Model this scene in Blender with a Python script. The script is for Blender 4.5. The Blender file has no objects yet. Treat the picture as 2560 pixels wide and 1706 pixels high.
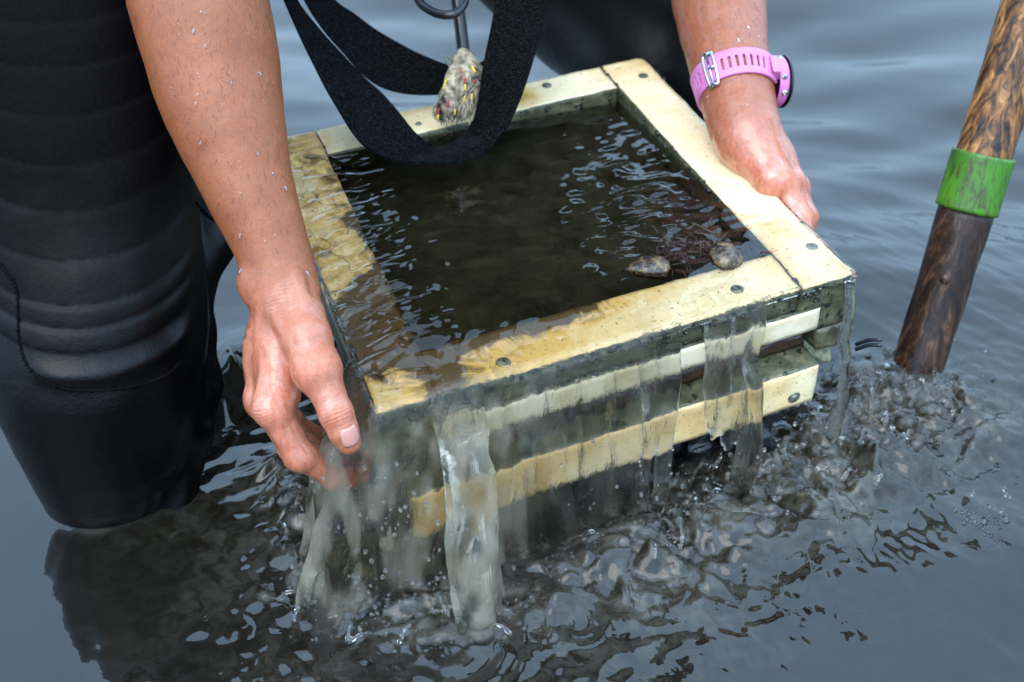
import bpy, bmesh, math, random
import numpy as np
from mathutils import Vector, Matrix
from mathutils.bvhtree import BVHTree
random.seed(7); rng = np.random.default_rng(11)
scene = bpy.context.scene
COL = scene.collection

# ------------------------------------------------------------------ camera
FPX = 3000.0                                   # focal length in photograph pixels (2560 wide)
nv = lambda a: np.asarray(a, float) / np.linalg.norm(a)
_c = lambda x, y: np.array([x - 1280.0, y - 853.0, FPX])
_A, _B, _C, _D = _c(940, 1038), _c(2132, 686), _c(1605, 142), _c(666, 352)
_d1 = nv(np.cross(np.cross(_A, _B), np.cross(_D, _C))); _d1 *= np.sign(_d1[0])
_d2 = nv(np.cross(np.cross(_A, _D), np.cross(_B, _C))); _d2 *= np.sign(_d2[2])
_n = nv(np.cross(_d1, _d2)); _n *= -np.sign(_n[1])
_p = [r / (_n @ r) for r in (_A, _B, _C, _D)]
TW = 0.36                                      # width of the tray in metres
_s = TW / np.linalg.norm(_p[1] - _p[0]) * np.sign(_p[0][2])
TD = np.linalg.norm(_p[3] - _p[0]) * abs(_s)
_up = nv(_n + 0.052 * _d1 + 0.074 * _d2)       # the tray leans towards its front left corner
ZW = _up; YW = nv(np.array([0, 0, 1.0]) - _up[2] * _up); XW = np.cross(YW, ZW)
RW = np.array([XW, YW, ZW])                    # camera axes (right, down, forward) -> world
A_H = 0.138                                    # height of the front left corner over the water
_Aw = RW @ (_p[0] * _s)
CAM = np.array([0.0, 0.0, A_H - _Aw[2]])
E1, E2, EN = RW @ _d1, RW @ _d2, RW @ _n
AW = CAM + _Aw

def P(px, py, d):                              # point seen at (px, py), d metres along the view axis
    return CAM + RW @ (np.array([(px - 1280) / FPX, (py - 853) / FPX, 1.0]) * d)
def PZ(px, py, z=0.0):
    r = RW @ np.array([(px - 1280) / FPX, (py - 853) / FPX, 1.0])
    return CAM + r * ((z - CAM[2]) / r[2])
def T(x, y, w=0.0):                            # tray coordinates in metres: along the front, back, down
    return AW + E1 * x + E2 * y - EN * w
def proj(p):
    q = RW.T @ (np.asarray(p) - CAM)
    return q[0] / q[2] * FPX + 1280, q[1] / q[2] * FPX + 853, q[2]
def toT(p):                                    # world -> tray coordinates (x, y, w)
    M = np.array([E1, E2, -EN]).T
    return np.linalg.solve(M, (np.asarray(p) - AW).T).T

cam_d = bpy.data.cameras.new('camera'); cam = bpy.data.objects.new('camera', cam_d); COL.objects.link(cam)
rgt, dwn, fwd = RW @ [1, 0, 0], RW @ [0, 1, 0], RW @ [0, 0, 1]
cam.matrix_world = Matrix([[rgt[0], -dwn[0], -fwd[0], CAM[0]], [rgt[1], -dwn[1], -fwd[1], CAM[1]],
                           [rgt[2], -dwn[2], -fwd[2], CAM[2]], [0, 0, 0, 1]])
cam_d.sensor_width = 36; cam_d.lens = 36 * FPX / 2560; cam_d.clip_start = 0.02; cam_d.clip_end = 500
cam_d.dof.use_dof = True; cam_d.dof.focus_distance = 0.80; cam_d.dof.aperture_fstop = 8.0
scene.camera = cam

# ------------------------------------------------------------------ sky, sun, exposure
SUN_EL, SUN_AZ = math.radians(52), math.radians(-155)     # azimuth from +Y towards +X
world = bpy.data.worlds.new('World'); scene.world = world; world.use_nodes = True
nt = world.node_tree; nt.nodes.clear()
sky = nt.nodes.new('ShaderNodeTexSky'); sky.sky_type = 'NISHITA'; sky.sun_disc = False
sky.sun_elevation = SUN_EL; sky.sun_rotation = SUN_AZ; sky.dust_density = 3.0; sky.air_density = 1.2
hs = nt.nodes.new('ShaderNodeHueSaturation'); hs.inputs['Saturation'].default_value = 0.55
grey = nt.nodes.new('ShaderNodeMix'); grey.data_type = 'RGBA'; grey.inputs[0].default_value = 0.8
grey.inputs[7].default_value = (12.4, 18.6, 25.8, 1)     # even cloud cover under the clear sky
bg = nt.nodes.new('ShaderNodeBackground'); bg.inputs['Strength'].default_value = 0.15
wo = nt.nodes.new('ShaderNodeOutputWorld')
nt.links.new(sky.outputs[0], hs.inputs['Color']); nt.links.new(hs.outputs[0], grey.inputs[6])
tc = nt.nodes.new('ShaderNodeTexCoord'); sx = nt.nodes.new('ShaderNodeSeparateXYZ'); mr = nt.nodes.new('ShaderNodeMapRange')
mr.inputs['From Min'].default_value = 0; mr.inputs['From Max'].default_value = 1; mr.inputs['To Min'].default_value = 0.50; mr.inputs['To Max'].default_value = 1.38   # overcast sky: zenith three times the horizon
ov = nt.nodes.new('ShaderNodeVectorMath'); ov.operation = 'SCALE'
nt.links.new(tc.outputs['Generated'], sx.inputs[0]); nt.links.new(sx.outputs[2], mr.inputs['Value']); nt.links.new(grey.outputs[2], ov.inputs[0]); nt.links.new(mr.outputs[0], ov.inputs['Scale'])
nt.links.new(ov.outputs[0], bg.inputs['Color']); nt.links.new(bg.outputs[0], wo.inputs[0])
sun_d = bpy.data.lights.new('sun', 'SUN'); sun_d.energy = 1.5; sun_d.angle = math.radians(45); sun_d.color = (1, 0.86, 0.70)
sun = bpy.data.objects.new('sun', sun_d); COL.objects.link(sun)
sdir = Vector((math.cos(SUN_EL) * math.sin(SUN_AZ), math.cos(SUN_EL) * math.cos(SUN_AZ), math.sin(SUN_EL)))
sun.rotation_euler = sdir.to_track_quat('Z', 'Y').to_euler()
vs = scene.view_settings; vs.view_transform = 'Standard'; vs.look = 'None'; vs.gamma = 1.0; vs.use_curve_mapping = False
vs.exposure = 0.3
try:
    scene.cycles.use_denoising = True; scene.cycles.max_bounces = 14; scene.cycles.transmission_bounces = 12
    scene.cycles.caustics_refractive = True; scene.cycles.caustics_reflective = True
    scene.cycles.sample_clamp_indirect = 8.0
except Exception: pass

# ------------------------------------------------------------------ numpy noise
_lat2 = rng.random((512, 512)).astype(np.float32) * 2 - 1
_lat3 = rng.random((64, 64, 64)).astype(np.float32) * 2 - 1
def vn2(x, y, s=0):
    x = np.asarray(x) + s * 37.3; y = np.asarray(y) + s * 17.7
    xi = np.floor(x).astype(int); yi = np.floor(y).astype(int); fx = x - xi; fy = y - yi
    fx = fx * fx * fx * (fx * (fx * 6 - 15) + 10); fy = fy * fy * fy * (fy * (fy * 6 - 15) + 10)
    g = lambda a, b: _lat2[(xi + a) % 512, (yi + b) % 512]
    return (g(0, 0) * (1 - fx) + g(1, 0) * fx) * (1 - fy) + (g(0, 1) * (1 - fx) + g(1, 1) * fx) * fy
def vn3(p, s=0):
    p = np.asarray(p) + s * 13.37; i = np.floor(p).astype(int); f = p - i; f = f * f * (3 - 2 * f); r = 0
    for a in (0, 1):
        for b in (0, 1):
            for c in (0, 1):
                w = (f[..., 0] if a else 1 - f[..., 0]) * (f[..., 1] if b else 1 - f[..., 1]) * (f[..., 2] if c else 1 - f[..., 2])
                r = r + w * _lat3[(i[..., 0] + a) % 64, (i[..., 1] + b) % 64, (i[..., 2] + c) % 64]
    return r
def fbm2(x, y, o=4, s=0):
    return sum(vn2(x * 2 ** k, y * 2 ** k, s + k) / 2 ** k for k in range(o))
sst = lambda a, b, x: (lambda t: t * t * (3 - 2 * t))(np.clip((x - a) / (b - a), 0, 1))

# ------------------------------------------------------------------ object helpers
def mesh_of(name, verts, faces, mats=(), smooth=True, mi=None):
    me = bpy.data.meshes.new(name)
    verts = np.asarray(verts, np.float32)
    if isinstance(faces, np.ndarray):
        k = faces.shape[1]; n = len(faces)
        me.vertices.add(len(verts)); me.vertices.foreach_set('co', verts.ravel())
        me.loops.add(n * k); me.loops.foreach_set('vertex_index', faces.astype(np.int32).ravel())
        me.polygons.add(n); me.polygons.foreach_set('loop_start', np.arange(0, n * k, k, dtype=np.int32))
        me.update(calc_edges=True); me.validate()
    else:
        me.from_pydata([tuple(map(float, v)) for v in verts], [], faces); me.update()
    for m in mats: me.materials.append(m)
    if smooth: me.polygons.foreach_set('use_smooth', np.ones(len(me.polygons), bool))
    if mi is not None: me.polygons.foreach_set('material_index', np.asarray(mi, np.int32))
    return me
def link(name, me, parent=None):
    o = bpy.data.objects.new(name, me); COL.objects.link(o)
    if parent is not None: o.parent = parent
    return o
def tag(o, label=None, cat=None, group=None, kind=None):
    if label: o['label'] = label
    if cat: o['category'] = cat
    if group: o['group'] = group
    if kind: o['kind'] = kind
    return o
def thing(name, label, cat, group=None):
    return tag(link(name, None), label, cat, group)
def attr(me, name, vals):
    a = me.attributes.new(name, 'FLOAT', 'POINT'); a.data.foreach_set('value', np.asarray(vals, np.float32).ravel())
def verts_of(me):
    v = np.empty(len(me.vertices) * 3, np.float32); me.vertices.foreach_get('co', v); return v.reshape(-1, 3)

class MB:                                      # collects pieces into one mesh
    def __init__(s): s.v = []; s.f = []; s.m = []; s.n = 0
    def add(s, v, f, m=0):
        v = np.asarray(v, float); s.v.append(v)
        s.f += [tuple(int(i) + s.n for i in q) for q in f]; s.m += [m] * len(f); s.n += len(v)
    def build(s, name, mats, parent=None, smooth=True):
        me = mesh_of(name, np.concatenate(s.v), s.f, mats, smooth, s.m)
        return link(name, me, parent)
def catmull(pts, n):
    p = np.asarray(pts, float); p = np.concatenate([2 * p[:1] - p[1:2], p, 2 * p[-1:] - p[-2:-1]])
    m = len(p) - 3; t = np.linspace(0, m - 1e-9, n); i = t.astype(int); f = (t - i)[:, None]
    a, b, c, d = p[i], p[i + 1], p[i + 2], p[i + 3]
    return 0.5 * (2 * b + (c - a) * f + (2 * a - 5 * b + 4 * c - d) * f * f + (3 * b - a - 3 * c + d) * f ** 3)
def tube_geo(pts, rad, seg=10, cap=True):
    p = np.asarray(pts, float); n = len(p); rad = np.broadcast_to(np.asarray(rad, float), (n,))
    tg = np.gradient(p, axis=0); tg /= np.linalg.norm(tg, axis=1)[:, None] + 1e-12
    u = np.cross(tg[0], [0.31, 0.2, 0.93]); u /= np.linalg.norm(u); vs_ = []
    for i in range(n):
        u = u - tg[i] * (u @ tg[i]); u /= np.linalg.norm(u); w = np.cross(tg[i], u)
        a = np.linspace(0, 2 * np.pi, seg, endpoint=False)
        vs_.append(p[i] + rad[i] * (np.cos(a)[:, None] * u + np.sin(a)[:, None] * w))
    v = np.concatenate(vs_); f = []
    for i in range(n - 1):
        for j in range(seg):
            k = (j + 1) % seg; f.append((i * seg + j, i * seg + k, (i + 1) * seg + k, (i + 1) * seg + j))
    if cap: f += [tuple(range(seg))[::-1], tuple((n - 1) * seg + j for j in range(seg))]
    return v, f
def frame_of(axis, hint=(0.1, 0.9, 0.2)):
    a = nv(axis); u = nv(np.cross(hint, a)); return u, np.cross(a, u), a
def cyl_geo(c, axis, r, h, seg=20, bev=0.15, dome=0.0):
    u, w, a = frame_of(axis); c = np.asarray(c, float); b = bev * min(r, h); rows = [(0, r), (h - b, r), (h, r - b), (h + dome, (r - b) * .45), (h + dome, 0.001)]
    v = []; f = []
    for z, q in rows:
        for k in range(seg):
            t = 2 * np.pi * k / seg; v.append(c + a * z + q * (np.cos(t) * u + np.sin(t) * w))
    for i in range(len(rows) - 1):
        for j in range(seg): k = (j + 1) % seg; f.append((i * seg + j, i * seg + k, (i + 1) * seg + k, (i + 1) * seg + j))
    f.append(tuple((len(rows) - 1) * seg + j for j in range(seg)))
    return v, f
def sphere_geo(c, r, nu=10, nvv=6, scale=(1, 1, 1), axes=None):
    v = []; f = []; ax = np.eye(3) if axes is None else np.asarray(axes)
    for i in range(nvv + 1):
        t = np.pi * i / nvv
        for j in range(nu):
            a = 2 * np.pi * j / nu
            q = np.array([math.sin(t) * math.cos(a) * scale[0], math.sin(t) * math.sin(a) * scale[1], math.cos(t) * scale[2]]) * r
            v.append(np.asarray(c) + q @ ax)
    for i in range(nvv):
        for j in range(nu):
            k = (j + 1) % nu; f.append((i * nu + j, (i + 1) * nu + j, (i + 1) * nu + k, i * nu + k))
    return v, f
def rbox(x0, x1, y0, y1, w0, w1, res=0.004, r=0.0015):
    """rounded, finely divided box in tray coordinates -> (tray verts, quads, side index 0..5)"""
    L = [np.linspace(a, b, max(2, int(round((b - a) / res)) + 1)) for a, b in ((x0, x1), (y0, y1), (w0, w1))]
    V = []; F = []; S = []; n = 0
    for ax in range(3):
        o = [k for k in range(3) if k != ax]
        for sd in (0, 1):
            g = np.meshgrid(L[o[0]], L[o[1]], indexing='ij'); p = np.zeros(g[0].shape + (3,))
            p[..., o[0]] = g[0]; p[..., o[1]] = g[1]; p[..., ax] = L[ax][-1 if sd else 0]
            a, b = g[0].shape; idx = np.arange(a * b).reshape(a, b) + n
            q = np.stack([idx[:-1, :-1], idx[1:, :-1], idx[1:, 1:], idx[:-1, 1:]], -1).reshape(-1, 4)
            if (sd == 1) ^ (ax == 1) ^ True: q = q[:, ::-1]
            V.append(p.reshape(-1, 3)); F.append(q); S += [ax * 2 + sd] * len(q); n += a * b
    V = np.concatenate(V); F = np.concatenate(F)
    c = np.clip(V, [x0 + r, y0 + r, w0 + r], [x1 - r, y1 - r, w1 - r]); d = V - c; l = np.linalg.norm(d, axis=1)[:, None]
    V = c + d / np.maximum(l, 1e-9) * r
    return V, F, np.array(S)
def weld(o, dist=1e-5):
    bm = bmesh.new(); bm.from_mesh(o.data); bmesh.ops.remove_doubles(bm, verts=bm.verts, dist=dist)
    bmesh.ops.recalc_face_normals(bm, faces=bm.faces); bm.to_mesh(o.data); bm.free()

# ------------------------------------------------------------------ signed distance fields -> meshes
class SDF:
    def __init__(s, lo, hi, h):
        s.lo = np.asarray(lo, float); s.h = h
        s.n = np.ceil((np.asarray(hi) - s.lo) / h).astype(int) + 1
        s.a = np.full(s.n, 0.05, np.float32)
        s.ax = [s.lo[k] + np.arange(s.n[k]) * h for k in range(3)]
    def block(s, lo, hi):
        i0 = np.clip(np.floor((lo - s.lo) / s.h).astype(int), 0, s.n - 1); i1 = np.clip(np.ceil((hi - s.lo) / s.h).astype(int) + 1, 0, s.n)
        if np.any(i1 - i0 < 1): return None
        sl = tuple(slice(a, b) for a, b in zip(i0, i1))
        g = np.meshgrid(*[s.ax[k][sl[k]] for k in range(3)], indexing='ij')
        return sl, np.stack(g, -1)
    def blend(s, sl, d, k):
        a = s.a[sl]
        if k <= 0: s.a[sl] = np.minimum(a, d); return
        hh = np.clip(0.5 + 0.5 * (a - d) / k, 0, 1); s.a[sl] = a * (1 - hh) + d * hh - k * hh * (1 - hh)
    def cone(s, a, b, ra, rb, k=0.006):
        a = np.asarray(a, float); b = np.asarray(b, float); pad = max(ra, rb) + k + 3 * s.h
        q = s.block(np.minimum(a, b) - pad, np.maximum(a, b) + pad)
        if q is None: return
        sl, p = q; ab = b - a; t = np.clip(((p - a) @ ab) / (ab @ ab + 1e-12), 0, 1)
        d = np.linalg.norm(p - a - t[..., None] * ab, axis=-1) - (ra + (rb - ra) * t)
        s.blend(sl, d.astype(np.float32), k)
    def chain(s, pts, rad, k=0.006):
        for i in range(len(pts) - 1): s.cone(pts[i], pts[i + 1], rad[i], rad[i + 1], k if i == 0 else min(k, rad[i] * .5))
    def ell(s, c, r, axes=None, k=0.006):
        c = np.asarray(c, float); r = np.asarray(r, float); m = r.max() + k + 3 * s.h
        q = s.block(c - m, c + m)
        if q is None: return
        sl, p = q; p = p - c
        if axes is not None: p = p @ np.asarray(axes).T
        k0 = np.linalg.norm(p / r, axis=-1); k1 = np.linalg.norm(p / r ** 2, axis=-1) + 1e-9
        s.blend(sl, (k0 * (k0 - 1) / k1).astype(np.float32), k)
    def mesh(s):
        a = s.a; ins = a < 0
        c = np.zeros(tuple(s.n - 1), np.int8)
        for i in (0, 1):
            for j in (0, 1):
                for k in (0, 1): c += ins[i:s.n[0] - 1 + i, j:s.n[1] - 1 + j, k:s.n[2] - 1 + k]
        act = np.argwhere((c > 0) & (c < 8))
        vid = np.full(c.shape, -1, np.int32); vid[tuple(act.T)] = np.arange(len(act))
        cs = [(i, j, k) for i in (0, 1) for j in (0, 1) for k in (0, 1)]
        val = {o: a[act[:, 0] + o[0], act[:, 1] + o[1], act[:, 2] + o[2]] for o in cs}
        sm = np.zeros((len(act), 3)); ct = np.zeros(len(act))
        for o in cs:
            for ax in range(3):
                if o[ax]: continue
                e = list(o); e[ax] = 1; e = tuple(e); v0, v1 = val[o], val[e]; m = (v0 < 0) != (v1 < 0)
                t = v0[m] / (v0[m] - v1[m]); q = np.tile(np.array(o, float), (m.sum(), 1)); q[:, ax] = t
                sm[m] += q; ct[m] += 1
        V = s.lo + (act + sm / ct[:, None]) * s.h
        F = []
        for ax in range(3):
            sl0 = [slice(None)] * 3; sl1 = [slice(None)] * 3; sl0[ax] = slice(0, -1); sl1[ax] = slice(1, None)
            x0, x1 = ins[tuple(sl0)], ins[tuple(sl1)]
            e = np.argwhere(x0 != x1); b, cc = (ax + 1) % 3, (ax + 2) % 3
            e = e[(e[:, b] > 0) & (e[:, cc] > 0) & (e[:, b] < s.n[b] - 1) & (e[:, cc] < s.n[cc] - 1)]
            fl = x0[tuple(e.T)]; q = []
            for db, dc in ((1, 1), (0, 1), (0, 0), (1, 0)):
                k = e.copy(); k[:, b] -= db; k[:, cc] -= dc; q.append(vid[tuple(k.T)])
            q = np.stack(q, 1); q[~fl] = q[~fl][:, ::-1]; F.append(q)
        F = np.concatenate(F); F = F[(F >= 0).all(1)]
        return V, F

# ------------------------------------------------------------------ material helpers
class Mat:
    def __init__(s, name, **kw):
        s.m = bpy.data.materials.new(name); s.m.use_nodes = True; s.t = s.m.node_tree
        s.b = s.t.nodes['Principled BSDF']; s.out = s.t.nodes['Material Output']
        for k, v in kw.items(): s.set(k.replace('_', ' '), v)
    def set(s, k, v):
        i = s.b.inputs[k]
        if hasattr(v, 'is_linked') or isinstance(v, bpy.types.NodeSocket): s.t.links.new(v, i)
        elif isinstance(v, (tuple, list)): i.default_value = tuple(v) + ((1,) if len(v) == 3 and len(i.default_value) == 4 else ())
        else: i.default_value = v
    def node(s, typ, **kw):
        n = s.t.nodes.new(typ)
        for k, v in kw.items():
            if k.startswith('_'): setattr(n, k[1:], v)
            else:
                i = n.inputs[k.replace('__', ' ')]
                if isinstance(v, bpy.types.NodeSocket): s.t.links.new(v, i)
                else: i.default_value = v
        return n
    def pos(s): return s.node('ShaderNodeNewGeometry').outputs['Position']
    def mapping(s, scale=(1, 1, 1), rot=(0, 0, 0)):
        n = s.node('ShaderNodeMapping', Vector=s.pos()); n.inputs['Scale'].default_value = scale; n.inputs['Rotation'].default_value = rot
        return n.outputs[0]
    def noise(s, scale, detail=3, rough=.55, vec=None, dist=0.0):
        return s.node('ShaderNodeTexNoise', Vector=vec or s.pos(), Scale=scale, Detail=detail, Roughness=rough, Distortion=dist).outputs[0]
    def voro(s, scale, vec=None): return s.node('ShaderNodeTexVoronoi', Vector=vec or s.pos(), Scale=scale).outputs['Distance']
    def wave(s, scale, vec=None, dist=0.0): return s.node('ShaderNodeTexWave', Vector=vec or s.pos(), Scale=scale, Distortion=dist).outputs['Fac']
    def ramp(s, fac, stops):
        n = s.node('ShaderNodeValToRGB', Fac=fac); e = n.color_ramp.elements
        while len(e) < len(stops): e.new(0.5)
        for q, (p, c) in zip(e, stops): q.position = p; q.color = tuple(c) + (1,) if not isinstance(c, (int, float)) else (c, c, c, 1)
        return n.outputs[0]
    def mix(s, f, a, b, mode='MIX'):
        n = s.t.nodes.new('ShaderNodeMix'); n.data_type = 'RGBA'; n.blend_type = mode
        for i, v in ((0, f), (6, a), (7, b)):
            if isinstance(v, bpy.types.NodeSocket): s.t.links.new(v, n.inputs[i])
            elif i == 0: n.inputs[0].default_value = v
            else: n.inputs[i].default_value = tuple(v) + (1,)
        return n.outputs[2]
    def math(s, op, a, b=0.0):
        n = s.t.nodes.new('ShaderNodeMath'); n.operation = op
        for i, v in ((0, a), (1, b)):
            if isinstance(v, bpy.types.NodeSocket): s.t.links.new(v, n.inputs[i])
            else: n.inputs[i].default_value = v
        return n.outputs[0]
    def attr(s, name): n = s.t.nodes.new('ShaderNodeAttribute'); n.attribute_name = name; return n.outputs['Fac']
    def bump(s, hgt, strength=.4, dist=.001, normal=None):
        n = s.node('ShaderNodeBump', Height=hgt, Strength=strength, Distance=dist)
        if normal is not None: s.t.links.new(normal, n.inputs['Normal'])
        s.set('Normal', n.outputs[0]); return n.outputs[0]

def m_plastic():
    M = Mat('cream_board')
    n = M.noise(28, 5, .6); n2 = M.noise(9, 3, .5, dist=.6)
    c = M.ramp(n, [(.3, (.56, .33, .12)), (.5, (.78, .53, .23)), (.68, (.87, .67, .37))])
    c = M.mix(M.ramp(n2, [(.42, 0.0), (.62, .75)]), c, (.88, .74, .49))
    st = M.math('MULTIPLY', M.attr('stain'), M.ramp(M.noise(34, 5, .7, dist=1.5), [(.33, 0.0), (.62, 1.0)]))
    st = M.math('ADD', st, M.math('MAXIMUM', M.math('SUBTRACT', M.attr('stain'), 1.0), 0.0)); st = M.math('MINIMUM', st, .93)
    c = M.mix(M.math('MINIMUM', M.math('MULTIPLY', M.math('ADD', st, M.math('MULTIPLY', M.attr('stain'), .35)), 1.7), .85), c, (.70, .40, .10))
    c = M.mix(M.math('MINIMUM', M.math('MULTIPLY', M.math('MAXIMUM', M.math('SUBTRACT', st, .35), 0.0), 1.6), .95), c, (.055, .032, .015))
    sp = M.ramp(M.noise(330, 3, .6), [(.63, 0.0), (.69, .9)])
    c = M.mix(sp, c, (.16, .08, .03))
    M.set('Base Color', c); M.set('Roughness', M.ramp(M.noise(16, 3), [(.4, .22), (.65, .55)]))
    M.bump(M.noise(260, 4), .25, .001); return M.m
def m_fouled():
    M = Mat('algae_fouled_edge')
    c = M.ramp(M.noise(70, 5, .65), [(.3, (.025, .028, .015)), (.5, (.08, .08, .04)), (.66, (.15, .14, .08)), (.75, (.33, .25, .12))])
    v = M.noise(150, 2, .5); c = M.mix(M.ramp(v, [(.60, 0.0), (.645, 1.0)]), c, (.012, .014, .01))
    M.set('Base Color', c); M.set('Roughness', .42); M.bump(M.mix(.5, M.noise(130, 4), v), .9, .002); return M.m
def m_strip():
    M = Mat('scraped_board')
    c = M.ramp(M.noise(40, 5, .6), [(.3, (.6, .45, .24)), (.55, (.78, .66, .45)), (.8, (.85, .73, .53))])
    c = M.mix(M.ramp(M.noise(300, 2), [(.68, 0.0), (.72, .7)]), c, (.2, .1, .04))
    M.set('Base Color', c); M.set('Roughness', .4); M.bump(M.noise(200, 4), .3, .001); return M.m
def m_simple(name, col, rough, var=.3, scale=60, bump=.2, metal=0, bscale=200, bd=.001, **kw):
    M = Mat(name)
    d = tuple(x * (1 - var) for x in col); u = tuple(min(1, x * (1 + var)) for x in col)
    M.set('Base Color', M.ramp(M.noise(scale, 4, .6), [(.35, d), (.65, u)])); M.set('Roughness', rough); M.set('Metallic', metal)
    for k, v in kw.items(): M.set(k.replace('_', ' '), v)
    if bump: M.bump(M.noise(bscale, 4), bump, bd)
    return M.m
def m_skin():
    M = Mat('wet_skin')
    fl = M.attr('flush')
    base = M.ramp(M.noise(45, 4, .6), [(.3, (.225, .060, .019)), (.7, (.29, .085, .029))])
    pink = M.ramp(M.noise(60, 4, .6), [(.3, (.50, .145, .078)), (.7, (.62, .22, .135))])
    c = M.mix(fl, base, pink)
    c = M.mix(M.ramp(M.voro(95), [(.012, .7), (.03, 0.0)]), c, (.2, .08, .04))
    sk = M.noise(1.0, 4, .6, vec=M.mapping((330, 330, 75), (0.15, -.3, 0)), dist=.5)
    c = M.mix(M.ramp(sk, [(.36, .38), (.6, 0.0)]), c, (.18, .06, .028))
    M.set('Base Color', c)
    wet = M.ramp(M.noise(34, 3, .5, dist=1.2), [(.42, 0.0), (.47, 1.0)])
    wetf = M.math('MULTIPLY', wet, fl)
    wrk = M.math('MULTIPLY', M.math('SINE', M.math('MULTIPLY', M.math('ADD', M.attr('along'), M.math('MULTIPLY', M.noise(300, 2), .0016)), 2600.0)), M.attr('knuckle'))
    M.set('Roughness', M.math('SUBTRACT', .46, M.math('MULTIPLY', wetf, .36)))
    M.set('Subsurface Weight', .10); M.set('Subsurface Radius', (.008, .003, .0015)); M.set('Subsurface Scale', .6)
    M.set('Specular IOR Level', .42); M.set('Coat Weight', M.math('MULTIPLY', wetf, 1.0)); M.set('Coat Roughness', .025)
    st = M.noise(300, 4, .6, vec=M.mapping((1.2, 1.2, .35), (0.2, -.3, 0)), dist=.4)
    pores = M.noise(900, 2)
    n1 = M.bump(M.mix(.3, M.mix(.5, st, sk), pores), .45, .0018)
    n2 = M.bump(wrk, .22, .0010, n1)
    M.bump(M.noise(110, 3, .5), .3, .002, n2); return M.m
def m_neoprene():
    M = Mat('neoprene')
    z = M.node('ShaderNodeSeparateXYZ', Vector=M.pos()).outputs[2]
    wet = M.ramp(M.math('ADD', z, M.math('MULTIPLY', M.noise(22, 3), .08)), [(.15, 1.0), (.30, 0.0)])
    c = M.mix(M.noise(500, 2), (.0014, .001, .0012), (.0056, .0042, .0048)); c = M.mix(wet, c, (.0014, .0013, .0017))
    M.set('Base Color', c); M.set('Roughness', M.math('SUBTRACT', .62, M.math('MULTIPLY', wet, .36)))
    M.set('Specular IOR Level', M.math('ADD', .03, M.math('MULTIPLY', wet, .22)))
    weave = M.noise(1.0, 2, .5, vec=M.mapping((420, 420, 900)))
    n1 = M.bump(M.mix(.6, weave, M.noise(700, 2)), .35, .0008); M.bump(M.noise(55, 3), .5, .002, n1); return M.m
def m_web():
    M = Mat('webbing')
    v = M.noise(1.0, 2, .6, vec=M.mapping((500, 500, 1100), (.3, .2, 0)))
    M.set('Base Color', M.mix(M.math('ADD', M.ramp(M.noise(30, 3), [(.6, 0.0), (.8, .5)]), M.ramp(v, [(.48, 0.0), (.62, .55)])), (.0008, .001, .0014), (.015, .0165, .0185))); M.set('Roughness', .65); M.set('Specular IOR Level', .05)
    M.bump(v, .8, .002); return M.m
def m_wood(name, stops, rot):
    M = Mat(name)
    vec = M.mapping((150, 150, 9), rot)
    n = M.noise(1.0, 5, .65, vec=vec, dist=.6)
    M.set('Base Color', M.ramp(n, stops)); M.set('Roughness', M.ramp(M.noise(30, 2), [(.4, .25), (.7, .5)])); M.set('Coat Weight', .08); M.set('Coat Roughness', .15); M.set('Specular IOR Level', .35)
    M.bump(n, .5, .002); return M.m
def m_water(name, dens, col, milk, milkcol, rough=.02):
    M = Mat(name); t = M.t
    M.set('Base Color', (1, 1, 1)); M.set('Roughness', rough); M.set('IOR', 1.33); M.set('Transmission Weight', 1.0)
    n0 = M.bump(M.noise(45, 2, .5), .25, .003)
    if milk > 0:
        M.bump(M.math('MULTIPLY', M.noise(1.0, 4, .6, vec=M.mapping((120, 120, 18)), dist=1.2), M.attr('pour')), .35, .008, n0)
        d = t.nodes.new('ShaderNodeBsdfDiffuse'); d.inputs[0].default_value = (*milkcol, 1)
        tr = t.nodes.new('ShaderNodeBsdfTranslucent'); tr.inputs[0].default_value = (*milkcol, 1)
        a = t.nodes.new('ShaderNodeMixShader'); a.inputs[0].default_value = .5; t.links.new(d.outputs[0], a.inputs[1]); t.links.new(tr.outputs[0], a.inputs[2])
        b = t.nodes.new('ShaderNodeMixShader')
        f = M.math('MULTIPLY', M.attr('milk'), milk); t.links.new(f, b.inputs[0])
        t.links.new(M.b.outputs[0], b.inputs[1]); t.links.new(a.outputs[0], b.inputs[2]); t.links.new(b.outputs[0], M.out.inputs[0])
    va = t.nodes.new('ShaderNodeVolumeAbsorption'); va.inputs['Color'].default_value = (*col, 1); va.inputs['Density'].default_value = dens
    t.links.new(va.outputs[0], M.out.inputs['Volume']); return M.m
def m_sea():
    M = Mat('estuary_water')
    fo = M.attr('churn')
    c = M.mix(M.noise(6, 3), (.0035, .0029, .002), (.0062, .0052, .0036))
    c = M.mix(fo, c, M.mix(M.ramp(M.noise(70, 4, .6, dist=1), [(.4, 0.0), (.7, 1.0)]), (.020, .0172, .0105), (.085, .08, .064)))
    M.set('Base Color', c); M.set('Roughness', .035); M.set('IOR', 1.34); M.set('Specular IOR Level', .7)
    M.bump(M.noise(90, 2, .5), .06, .002); return M.m

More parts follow.
